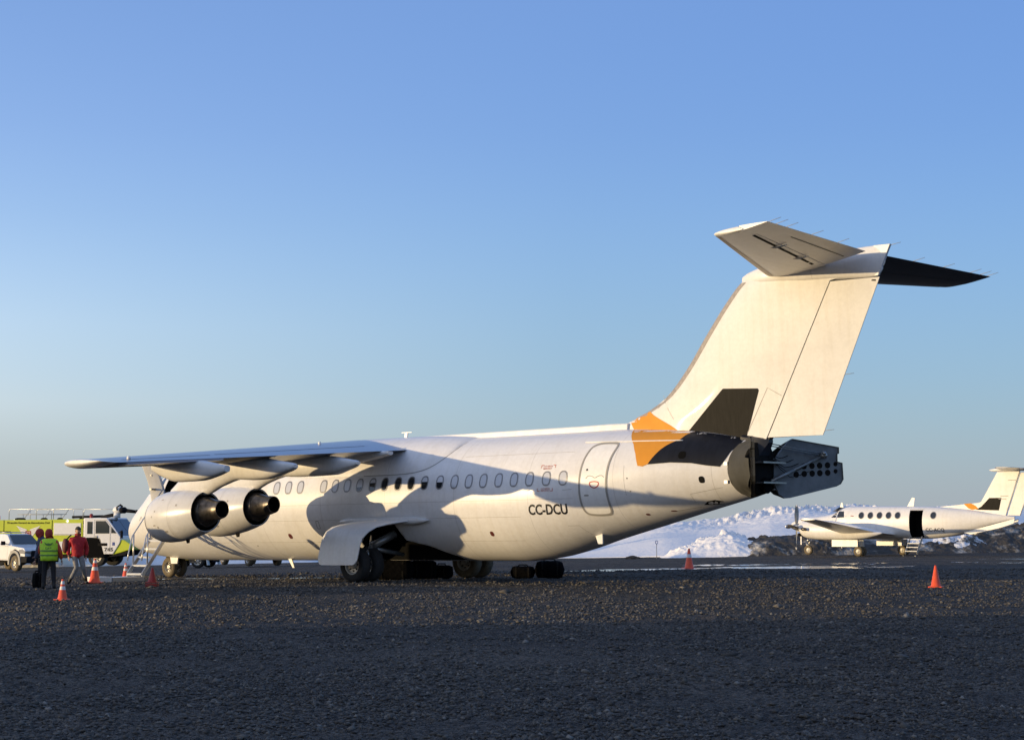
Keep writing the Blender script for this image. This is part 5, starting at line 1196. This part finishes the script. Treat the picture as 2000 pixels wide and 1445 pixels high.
    ld.tube([(-8.5, -.5, 3.6), (-4.9, -.5, 3.6)], .02, 6); ld.tube([(-8.5, 0, 3.62), (-4.9, 0, 3.62)], .02, 6)
    for x0 in (-8.2, -6.6, -5.2): ld.tube([(x0, -.25, 3.2), (x0, -.25, 3.62)], .02, 6); ld.tube([(x0, -.25, 3.2), (x0+.6, -.25, 3.95)], .02, 6)
    ld.build('roof_ladder', 'seam_grey', t)
    hs = MB()
    for x0, x1_ in ((-8.5, -7.6), (-6.4, -5.9), (-5.1, -4.7), (-3.4, -2.8)): hs.ball(((x0+x1_)/2, -.9, 3.27), ((x1_-x0)/2, .25, .12), 12)
    hs.build('roof_gear', 'truck_black', t)
    bc = MB(); bc.lathe([(3.25, .13), (3.5, .12), (3.55, .02)], (-9.6, -1.2, 0), 'z', 14); bc.build('beacon', 'amber_lens', t)
    bc = MB(); bc.lathe([(3.36, .12), (3.62, .11), (3.66, .02)], (-2.3, -1.2, 0), 'z', 14); bc.build('beacon', 'red_paint', t)
    mo = MB(); mo.tube([(-4.0, .2, 3.42), (-1.6, .2, 3.48)], .09, 10); mo.tube([(-1.7, .2, 3.4), (-.9, .1, 3.55), (-.4, 0, 3.6)], .13, 10); mn = mo.build('monitor_pipe', 'truck_black', t); mn_set = True
    mo = MB(); mo.tube([(-.35, -.1, 3.36), (-.35, -.1, 3.72)], .24, 14); mo.ball((-.25, -.1, 3.92), (.42, .3, .30), 14); mo.build('turret', 'cone_band', mn)
    mo = MB(); mo.tube([(-.2, -.4, 3.9), (-.2, -.46, 4.1), (-.05, -.4, 4.22)], .05, 8); mo.ball((.1, -.1, 3.9), (.3, .34, .26), 12); mo.tube([(.1, -.1, 3.9), (1.2, -.1, 3.78)], [.15, .11], 12); mo.tube([(1.1, -.1, 3.79), (1.22, -.1, 3.78)], .14, 12); mo.tube([(-.3, -.1, 4.1), (-.1, -.1, 4.28), (.05, -.1, 4.15)], .07, 8); mo.build('nozzle', 'truck_black', mn)
    for o_ in [mn]+list(mn.children):
        for v in o_.data.vertices: v.co.x -= .55
YAW_VEH = math.atan2((RT*math.cos(R(15))-FW*math.sin(R(15))).y, (RT*math.cos(R(15))-FW*math.sin(R(15))).x)
fire_truck()

def pickup(c, z, hd, label, paint_='truck_white', group=None, L_=5.3, front='truck_black'):
    t = thing('pickup_truck', label, 'pickup truck', (c.x, c.y, z), (0, 0, hd), group); Wd = .93
    # x=0 front bumper
    prof = [(-.12, .62), (-.05, 1.02), (-.18, 1.16), (-1.35, 1.28), (-1.95, 1.32), (-5.25, 1.28), (-5.28, .72), (-4.75, .6), (-4.65, .98), (-4.2, 1.10), (-3.75, .98), (-3.65, .55), (-1.5, .52), (-1.4, .95), (-.98, 1.10), (-.55, .95), (-.45, .6)]
    sideplate(prof, -Wd, Wd, paint_, 'body', t, .05)
    m = MB(); gh = [(-1.38, 1.27, .86), (-2.05, 1.80, .70), (-2.35, 1.86, .66), (-3.35, 1.86, .66), (-3.62, 1.75, .68), (-3.78, 1.28, .86)]
    m.add([(x, -y, z_) for x, z_, y in gh]+[(x, y, z_) for x, z_, y in gh], [list(range(6)), list(range(11, 5, -1))]+[[i, i+6, (i+1) % 6+6, (i+1) % 6] for i in range(6)], smooth=False); m.build('cab', paint_, t, bevel=.05)
    g = MB(); g.add([(-1.45, -.74, 1.35), (-1.45, .74, 1.35), (-2.03, .62, 1.79), (-2.03, -.62, 1.79)], [[0, 1, 2, 3]], smooth=False); g.V = [v+Vector((.035, 0, .03)) for v in g.V]; g.build('windscreen', 'cab_glass', t)
    for sd_ in (-1, 1):
        for (a, b, c1, d1) in (((-1.65, 1.34), (-2.12, 1.74), (-2.55, 1.76), (-2.55, 1.34)), ((-2.63, 1.34), (-2.63, 1.76), (-3.3, 1.76), (-3.5, 1.34))):
            w_ = MB(); w_.add([(p[0], sd_*(.855-.37*(p[1]-1.3)), p[1]) for p in (a, b, c1, d1)], [[0, 1, 2, 3]], smooth=False); w_.build('side_window', 'cab_glass', t)
        w_ = MB(); V, F = band([(-1.6, 1.25), (-2.58, 1.27), (-2.58, .62), (-1.7, .6)], .018); w_.add([(v.x, sd_*(Wd+.004), v.y) for v in V], F); V, F = band([(-2.6, 1.27), (-3.6, 1.25), (-3.55, .62), (-2.6, .62)], .018); w_.add([(v.x, sd_*(Wd+.004), v.y) for v in V], F); w_.build('door', 'seam_grey', t)
        for xx in (-.98, -4.2):
            a_ = MB(); pts = [(xx+.50*math.cos(q), .42+.56*math.sin(q)) for q in np.linspace(R(-10), R(190), 18)]; V, F = band(pts, .13, False); a_.add([(v.x, sd_*(Wd+.0), v.y) for v in V]+[(v.x, sd_*(Wd+.05), v.y) for v in V], [[q+len(V) for q in f] for f in F]+[[2*i, 2*i+2, 2*i+2+len(V), 2*i+len(V)] for i in range(len(pts)-1)]+[[2*i+1, 2*i+3, 2*i+3+len(V), 2*i+1+len(V)] for i in range(len(pts)-1)], smooth=False); a_.build('fender_flare', 'seam_grey', t)
            vwheel(t, xx, sd_*(Wd-.12), .40, .27, 'dusty_tyre', 'rim', sd_)
        h = MB(); h.prism([(-.10, .86), (-.02, 1.02), (-.30, 1.12), (-.62, 1.08), (-.58, .90)], lambda p: (p[0]+.03, sd_*(Wd-.34), p[1]), lambda p: (p[0]+.0, sd_*(Wd+.012), p[1])); h.build('headlight', 'headlight', t, bevel=.02)
        mr = MB(); mr.tube([(-1.75, sd_*.88, 1.35), (-1.75, sd_*1.05, 1.4)], .025, 6); mr.box((-1.82, sd_*1.12-.1, 1.3), (-1.72, sd_*1.12+.1, 1.5)); mr.build('mirror', 'truck_black', t, bevel=.02)
    gr2 = MB(); gr2.box((-.2, -.58, .72), (.03, .58, 1.04)); gr2.build('grille', front, t, bevel=.03)
    bp = MB(); bp.prism([(-.45, .42), (.08, .45), (.12, .74), (-.45, .78)], lambda p: (p[0], -Wd-.01, p[1]), lambda p: (p[0], Wd+.01, p[1])); bp.build('bumper', front, t, bevel=.04)
    rb = MB(); rb.tube([(-3.75, -.7, 1.3), (-3.95, -.66, 1.95), (-3.95, .66, 1.95), (-3.75, .7, 1.3)], .035, 8); rb.build('roll_bar', 'truck_black', t)
    rr = MB()
    rr.tube([(-2.3, -.55, 1.93), (-3.4, -.55, 1.93), (-3.4, .55, 1.93), (-2.3, .55, 1.93), (-2.3, -.5, 1.93)], .02, 6)
    rr.build('roof_rack', 'aluminium', t)
    m = MB(); m.box((-.62, -.86, .40), (-.40, .86, .55)); m.box((-5.2, -.6, .42), (-.5, .6, .60)); m.build('chassis', 'soot', t); return t
p_ = W(-23.6, 88.0); pickup(p_, gzf(p_.x)+.02, YAW_VEH-R(27), 'white pickup truck with black front bumper parked at the far left')
p_ = W(-12.7, 92.5); pickup(p_, gzf(p_.x)+.02, YAW_VEH-R(42), 'dark pickup truck mostly hidden beneath the belly of the airliner', 'navy_paint')

def tractor():
    c = W(-16.0, 91.0); t = thing('baggage_tractor', 'low yellow baggage tractor showing beneath the airliner just behind the nose wheel', 'tractor', (c.x, c.y, gzf(c.x)+.02), (0, 0, YAW_VEH+R(180)))
    sideplate([(-.7, .42), (-.75, .86), (-.2, .92), (-.1, .60), (.35, .60), (.5, .95), (1.75, .90), (1.85, .80), (1.85, .36)], -.62, .62, 'yellow_machine', 'body', t, .04)
    sideplate([(-.15, .62), (-.25, 1.05), (-.15, 1.06), (.0, .72), (.3, .72), (.3, .62)], -.25, .25, 'truck_black', 'seat', t, .02)
    m = MB(); m.tube([(.62, 0, .92), (.48, 0, 1.12)], .02, 6); m.tube([Vector((.47, 0, 1.13))+Vector((.06*math.sin(a), .17*math.cos(a), .08*math.sin(a))) for a in np.linspace(0, 2*math.pi, 13)], .015, 6, cap=False); m.build('steering_wheel', 'soot', t)
    sideplate([(-.72, .30), (-.72, .42), (1.8, .40), (1.8, .28)], -.4, .4, 'truck_black', 'chassis', t, .02)
    for sd_ in (-1, 1):
        vwheel(t, 0, sd_*.66, .38, .24, 'tyre', 'rim', sd_); vwheel(t, 1.35, sd_*.6, .30, .2, 'tyre', 'rim', sd_)
        f = MB(); f.prism([(-.50, .62), (-.46, .62), (-.56, .16), (-.60, .16)], lambda p: (p[0], sd_*.66-.14, p[1]), lambda p: (p[0], sd_*.66+.14, p[1])); f.build('mud_flap', 'step_white', t)
tractor()
def shade_van():
    """unseen vehicle added left of the frame so its shadow crosses the apron to the main wheels"""
    s2 = Vector((SUN_DIR.x, SUN_DIR.y)).normalized(); x, y = latdep(-17.6, 45.2); t = thing('shade_box_van', 'unseen white box vehicle added off the left edge to shade the main wheels', 'shade_van', (x, y, gzf(x)), (0, 0, math.atan2(s2.y, s2.x)))
    sideplate([(-2.0, .3), (-2.0, 1.95), (2.0, 1.95), (2.0, .3)], -1.15, 1.15, 'truck_white', 'box', t, .04)
    sideplate([(2.02, .45), (2.02, 1.9), (2.7, 1.85), (3.2, 1.3), (3.9, 1.1), (3.95, .45)], -.95, .95, 'truck_white', 'cab', t, .05)
    for sd_ in (-1, 1):
        w_ = MB(); w_.prism([(2.2, 1.3), (2.2, 1.8), (2.65, 1.8), (3.0, 1.3)], lambda p: (p[0], sd_*.95, p[1]), lambda p: (p[0], sd_*.96, p[1])); w_.build('side_window', 'cab_glass', t)
        for xx in (-1.1, 3.1): vwheel(t, xx, sd_*.85, .38, .25, 'tyre', 'rim', sd_)
shade_van()

# marker pole and a stone in the snow
def pole():
    x, y = latdep((1281-1000)/3405*99, 99); t = thing('marker_pole', 'thin grey marker pole with ring top in front of the snow field', 'pole', (x, y, gzf(x)))
    m = MB(); m.tube([(0, 0, -.2), (0, 0, .82)], .02, 6); m.build('pole', 'pole_grey', t); m = MB()
    m.tube([Vector((0, 0, .92))+RT*.07*math.cos(a)+Vector((0, 0, .09*math.sin(a))) for a in np.linspace(0, 2*math.pi, 15)], .018, 6, cap=False); m.build('ring', 'truck_blue', t)
pole()
def rock(lat, dep, s, seed, label):
    x, y = latdep(lat, dep); bm = bmesh.new(); bmesh.ops.create_icosphere(bm, subdivisions=3, radius=1); rr = random.Random(seed)
    for v in bm.verts:
        n_ = .75+.5*float(vn(np.array([v.co.x*2.1+seed]), np.array([v.co.y*2.1+v.co.z*3]), seed)[0]); v.co = Vector((v.co.x*s[0]*n_, v.co.y*s[1]*n_, v.co.z*s[2]*n_))
    me = bpy.data.meshes.new('rock'); bm.to_mesh(me); bm.free(); me.materials.append(mt); o = bpy.data.objects.new('rock', me); COL.objects.link(o); o.location = (x, y, gzf(x)+s[2]*.25); o.rotation_euler = (0, 0, -YAW); tag(o, label, 'rock')
mt = mat('rock_brown', (.12, .085, .06), .9, noise=(3, .5), bump=(4, .8, .08))
rock(6.9, 100.5, (.42, .25, .15), 3, 'low brown rock lying at the edge of the snow left of the marker pole')
# ------------------------------------------------------------------ twin turboprop (x aft from nose, y starboard, z up)
def turboprop():
    hx = (RT*math.cos(R(38))-FW*math.sin(R(38))); rz = math.atan2(hx.y, hx.x)   # aft direction: to the right and towards the camera
    c = W((1720-1000)/3405*93.5, 93.5)            # between the main wheels, s = 5.5
    OO = (5.5, 0, 0)
    t = thing('turboprop', 'small white twin engined propeller plane with open cabin door parked by the snow banks', 'airplane', (c.x, c.y, float(ground_z(c.x, c.y))+.0), (0, 0, rz))
    T = [(0, 1.62, 1.58, .02), (.15, 1.78, 1.42, .16), (.6, 1.95, 1.22, .34), (1.3, 2.05, 1.05, .52), (2.3, 2.16, .93, .64), (2.75, 2.26, .90, .67), (3.35, 2.55, .90, .70), (3.8, 2.63, .90, .71), (8.2, 2.60, .92, .71), (9.3, 2.54, 1.02, .66), (10.5, 2.42, 1.28, .50), (11.8, 2.22, 1.66, .27), (12.85, 2.06, 1.94, .05)]
    m = MB(OO); rg = []; xs = [0, .03, .08]+list(np.arange(.15, 12.8, .12))+[12.85]
    for s_ in xs:
        zt, zb, wd = pchip(T, s_); zc = (zt+zb)/2; h = (zt-zb)/2; rg.append([(s_, wd*math.copysign(abs(math.sin(q))**.85, math.sin(q)), zc+h*math.copysign(abs(math.cos(q))**.85, math.cos(q))) for q in np.linspace(0, 2*math.pi, 49)[:-1]])
    m.loft(rg); fu = m.build('fuselage', 'white_paint', t, auto=R(40))
    ct = MB(OO); ct.prism([(7.38, .99), (7.38, 2.40), (8.12, 2.40), (8.12, .99)], lambda p: (p[0], -1.2, p[1]), lambda p: (p[0], .1, p[1])); cutter_apply(fu, [ct.build('cut', 'bay_dark')])
    def sf(s_, z):
        zt, zb, wd = pchip(T, s_); zc = (zt+zb)/2; h = (zt-zb)/2; q = min(1, abs((z-zc)/h)); cs = q**(1/.85); return wd*math.sqrt(max(0, 1-cs*cs))**.85
    def dec(name, V, F, mm, par=None, lift=.006, side=-1):
        b = MB(OO); b.add([(v.x, side*(sf(v.x, v.y)+lift), v.y) for v in V], F); return b.build(name, mm, par or t)
    for x in (4.62, 5.15, 5.68, 6.2, 6.72, 8.72):
        for sd_ in (-1, 1):
            V, F = flat_poly(rrect(x, 2.13, .30, .35, 6, 2), .08); w_ = dec('cabin_window', V, F, 'dark_glass', side=sd_, lift=.006); V, F = band(rrect(x, 2.13, .31, .36, 6, 2), .03); dec('window_rim', V, F, 'window_frame', w_, .01, sd_)
    for sd_ in (-1, 1):
        for poly in ([(2.78, 2.03), (3.05, 2.34), (3.10, 2.34), (3.10, 2.02)], [(3.18, 2.02), (3.2, 2.36), (3.55, 2.36), (3.62, 2.04)]):
            V, F = flat_poly(poly, .1); dec('cockpit_window', V, F, 'dark_glass', side=sd_)
    b = MB(OO); b.add([(2.80, -.42, 2.29), (2.80, .42, 2.29), (3.22, .40, 2.53), (3.22, -.40, 2.53)], [[0, 1, 2, 3]]); b.V = [v+Vector((-.03, 0, .05)) for v in b.V]; b.build('windscreen', 'dark_glass', t)
    V, F = band([(7.36, .98), (7.36, 2.44), (8.14, 2.44), (8.14, 1.0)], .035); dec('door_frame', V, F, 'seam_grey', None, .006)
    ar = MB(OO)
    for sg in (0, 1):
        x = 7.42+.66*sg; ar.box((x-.03, -1.55, 0), (x+.03, -1.5, .05)); ar.add([(x-.02, -.66, 1.05), (x+.02, -.66, 1.05), (x+.02, -1.35, .22), (x-.02, -1.35, .22), (x-.02, -.66, .90), (x+.02, -.66, .90), (x+.02, -1.30, .10), (x-.02, -1.30, .10)], [[0,1,2,3],[7,6,5,4],[0,3,7,4],[1,5,6,2],[3,2,6,7],[0,4,5,1]], smooth=False)
    ar.V = [v for v in ar.V]; st = ar.build('airstair', 'gear_metal', t)
    for k in range(4):
        b = MB(OO); y = -.74-.16*k; z = .88-.20*k; b.box((7.42, y-.12, z-.02), (8.08, y+.08, z+.02)); b.build('step', 'step_white', st)
    V, F = text_mesh('CC-ACQ', .25, .004, .08); k = 1.02/max(v.x for v in V); dec('registration', [Vector((8.28+v.x*k, 1.30+v.y, 0)) for v in V], F, 'black_ink', lift=.006)
    V, F = band([(3.75, 1.3), (3.66, 1.6), (3.72, 2.1), (3.85, 2.5)], .03, False); dec('windscreen_seam', V, F, 'seam_grey')
    V, F = flat_poly([(4.0, 2.14), (4.17, 2.12), (4.17, 2.08), (4.0, 2.1)], .2); dec('red_mark', V, F, 'red_paint')
    # wings
    for sd_ in (-1, 1):
        m = MB(OO); rg = []
        for y, le_, c_, z in [(.3, 4.15, 2.35, 1.12), (1.5, 4.2, 2.25, 1.2), (2.6, 4.25, 2.15, 1.28), (3.2, 4.35, 1.95, 1.34), (5, 4.6, 1.6, 1.56), (7, 4.88, 1.22, 1.78), (8.1, 5.03, 1.02, 1.90), (8.3, 5.2, .75, 1.92)]:
            rg.append([(le_+u*c_, sd_*y, z+v*c_*.14+.02*(.5-u)) for u, v in AF])
        m.loft(rg); wg = m.build('wing', 'wing_grey' if sd_ > 0 else 'white_trim', t, auto=R(40))
        m = MB(OO)
        VV = [(le_+.0, sd_*y, z+.03) for y, le_, z in ((3.2, 4.33, 1.34), (8.0, 5.0, 1.89))]
        rg = []
        for y, le_, c_, z in [(3.2, 4.345, 1.95, 1.34), (5, 4.595, 1.6, 1.56), (7, 4.875, 1.22, 1.78), (8.1, 5.025, 1.02, 1.90)]:
            rg.append([(le_+u*c_-.004, sd_*y, z+v*c_*.145+.02*(.5-u)) for u, v in AF if u < .09])
        m.loft(rg, closed=False, cap=False); m.build('deicing_boot', 'truck_black', wg)
        # nacelle with intake, exhausts, spinner and blades
        yy = sd_*2.6
        def bd2(name, TT, mm, par, p=2.4):
            q = MB(OO); rr = []
            for i in range(31):
                s_ = TT[0][0]+(TT[-1][0]-TT[0][0])*i/30; zt, zb, hw = pchip(TT, s_); zc = (zt+zb)/2; h = (zt-zb)/2
                rr.append([(s_, yy+hw*math.copysign(abs(math.cos(a))**(2/p), math.cos(a)), zc+h*math.copysign(abs(math.sin(a))**(2/p), math.sin(a))) for a in [2*math.pi*k/24 for k in range(24)]])
            q.loft(rr); return q.build(name, mm, par, auto=R(50))
        nc = bd2('engine_nacelle', [(2.0, 1.72, 1.30, .2), (2.15, 1.78, 1.08, .33), (2.5, 1.84, .92, .40), (3.6, 1.86, .84, .42), (4.8, 1.72, .84, .40), (5.8, 1.5, .92, .33), (6.6, 1.3, 1.12, .12), (6.75, 1.25, 1.18, .04)], 'white_paint', t)
        q = MB(OO); q.lathe([(1.95, .12), (1.9, .14)], (0, yy, 1.5), 'x', 16); q.box((1.98, yy-.2, 1.04), (2.06, yy+.2, 1.2)); q.build('air_intake', 'soot', nc)
        for s2 in (-1, 1):
            q = MB(OO); q.tube([(2.35, yy+s2*.32, 1.42), (2.4, yy+s2*.52, 1.42), (2.62, yy+s2*.58, 1.40)], .085, 10); q.build('exhaust_stack', 'exhaust_metal', nc)
        q = MB(OO); q.lathe([(1.42, .01), (1.52, .09), (1.72, .17), (2.0, .2)], (0, yy, 1.52), 'x', 20); spn = q.build('spinner', 'steel', nc)
        for k in range(4):
            a = R(90*k+2); q = MB(OO); rr = []
            for r_, w_, tw, th in ((.1, .05, 1.2, .03), (.35, .10, 1.0, .03), (.7, .13, .6, .02), (1.0, .12, .4, .015), (1.17, .06, .35, .01)):
                ring = []
                for u, v in ((-1, 0), (0, 1), (1, 0), (0, -1)):
                    lx = u*w_*math.sin(tw)+v*th*math.cos(tw); lt = u*w_*math.cos(tw)-v*th*math.sin(tw); ring.append((1.78+lx, yy+r_*math.sin(a)+lt*math.cos(a), 1.52+r_*math.cos(a)-lt*math.sin(a)))
                rr.append(ring)
            q.loft(rr); bl = q.build('propeller_blade', 'gear_metal', spn, auto=R(60))
            q = MB(OO); q.tube([(1.78, yy+1.08*math.sin(a), 1.52+1.08*math.cos(a)), (1.78, yy+1.2*math.sin(a), 1.52+1.2*math.cos(a))], [.055, .03], 8); q.build('blade_tip', 'cone_band', bl)
        g = MB(OO); g.tube([(5.5, yy, .28), (5.3, yy, .95)], .05, 8); g.tube([(5.5, yy-.25, .26), (5.5, yy+.25, .26)], .035, 8); gl = g.build('landing_gear_leg', 'gear_metal', t)
        for dy in (-.2, .2): wheel_kw(t, OO, 5.5, yy+dy, .26, .18)
        for dy in (-.36, .36):
            g = MB(OO); g.box((4.05, yy+dy-.015, .50), (5.55, yy+dy+.015, .86)); g.build('gear_door', 'white_trim', t, bevel=.01)
    g = MB(OO); g.tube([(.93+.15, 0, .26), (1.2, 0, 1.05)], .045, 8); g.tube([(1.08, 0, .45), (.95, 0, .62)], .06, 8); g.ball((1.1, -.06, .78), .09, 10); g.build('nose_gear_leg', 'steel', t); wheel_kw(t, OO, 1.08, 0, .26, .18)
    g = MB(OO); g.box((.7, -.2, .55), (.75, -.17, 1.0)); g.build('gear_door', 'white_trim', t)
    # fin, rudder, tailplane, strakes, aerials
    def plate(poly, name, mm, par, th=.07, y0=0):
        q = MB(OO); q.prism(poly, lambda p: (p[0], y0-th, p[1]), lambda p: (p[0], y0+th, p[1])); return q.build(name, mm, par, bevel=.03)
    fi = plate([(8.55, 2.56), (9.6, 2.66), (10.95, 2.78), (11.1, 2.84), (12.0, 4.35), (13.2, 4.38), (12.4, 2.1), (10.6, 2.3)], 'fin', 'white_paint', t, .06)
    ru = plate([(13.24, 4.30), (14.0, 4.3), (13.15, 2.1), (12.47, 2.12)], 'rudder', 'white_paint', t, .045)
    for sd_ in (-1, 1):
        q = MB(OO)
        q.add([(p[0], sd_*.064, p[1]) for p in [(10.8, 2.42), (11.1, 2.58), (11.55, 3.02), (12.2, 3.02), (12.05, 2.38)]], [[0, 1, 2, 3, 4]], smooth=False); q.build('dark_panel', 'dark_patch', fi)
        q = MB(OO); q.add([(p[0], sd_*.066, p[1]) for p in [(10.15, 2.73), (10.55, 2.75), (10.8, 2.62), (10.95, 2.46), (10.6, 2.42), (10.4, 2.5)]], [[0, 1, 2, 3, 4, 5]], smooth=False); q.build('orange_panel', 'orange_paint', fi)
    q = MB(OO)
    for (x, z) in ((12.83, 3.9), (12.4, 3.1), (12.3, 2.95)): q.box((x-.25, -.08, z), (x+.15, .08, z+.03))
    q.build('rudder_hinge', 'seam_grey', fi)
    q = MB(OO); q.add([(12.45, -.066, 2.35), (12.49, -.066, 2.35), (13.24, -.066, 4.3), (13.20, -.066, 4.3)], [[0, 1, 2, 3]]); q.build('rudder_gap', 'seam_grey', fi)
    q = MB(OO); q.loft([[(s_, hw*math.cos(a), zc+hh*math.sin(a)) for a in [2*math.pi*k/14 for k in range(14)]] for s_, hw, hh, zc in ((11.55, .02, .02, 4.44), (11.8, .1, .08, 4.44), (12.6, .14, .1, 4.46), (13.6, .1, .07, 4.46))]); q.build('tail_bullet', 'white_paint', fi)
    for sd_ in (-1, 1):
        q = MB(OO); q.loft([[(le_+u*c_, sd_*y, 4.48+v*c_*.10) for u, v in AF] for y, le_, c_ in ((.02, 12.1, 1.7), (1.4, 12.5, 1.35), (2.7, 12.95, .95), (2.8, 13.05, .8))]); q.build('tailplane', 'wing_grey', t, auto=R(40))
    for sd_ in (-1, 1):
        q = MB(OO); q.prism([(10.2, 1.25), (12.95, 1.95), (12.9, 1.72), (12.2, 1.5), (10.6, 1.15)], lambda p: (p[0], sd_*.25, p[1]), lambda p: (p[0], sd_*.29, p[1])); q.build('ventral_strake', 'white_trim', t)
    for poly in ([(6.95, 2.60), (7.35, 2.60), (7.42, 3.05), (7.25, 3.08)], [(3.0, 2.5), (3.25, 2.55), (3.2, 2.82), (3.12, 2.86)], ): plate(poly, 'blade_antenna', 'white_trim', t, .02)
    q = MB(OO); q.ball((5.1, 0, 2.63), (.15, .08, .06), 10); q.build('beacon', 'white_trim', t)
def wheel_kw(par, off, x, y, r_, w_):
    q = MB(off); q.lathe([(-w_/2+.01, r_*.55), (-w_/2, r_*.8), (-w_/2+.03, r_*.97), (0, r_), (w_/2-.03, r_*.97), (w_/2, r_*.8), (w_/2-.01, r_*.55)], (x, y, r_), 'y', 24); w_o = q.build('wheel', 'dusty_tyre', par, auto=R(60))
    q = MB(off)
    for s2 in (-1, 1): q.lathe([(s2*(w_/2-.01), r_*.56), (s2*(w_/2-.04), r_*.45), (s2*(w_/2-.01), .001)], (x, y, r_), 'y', 16)
    q.build('rim', 'rim', w_o, auto=R(40))
turboprop()
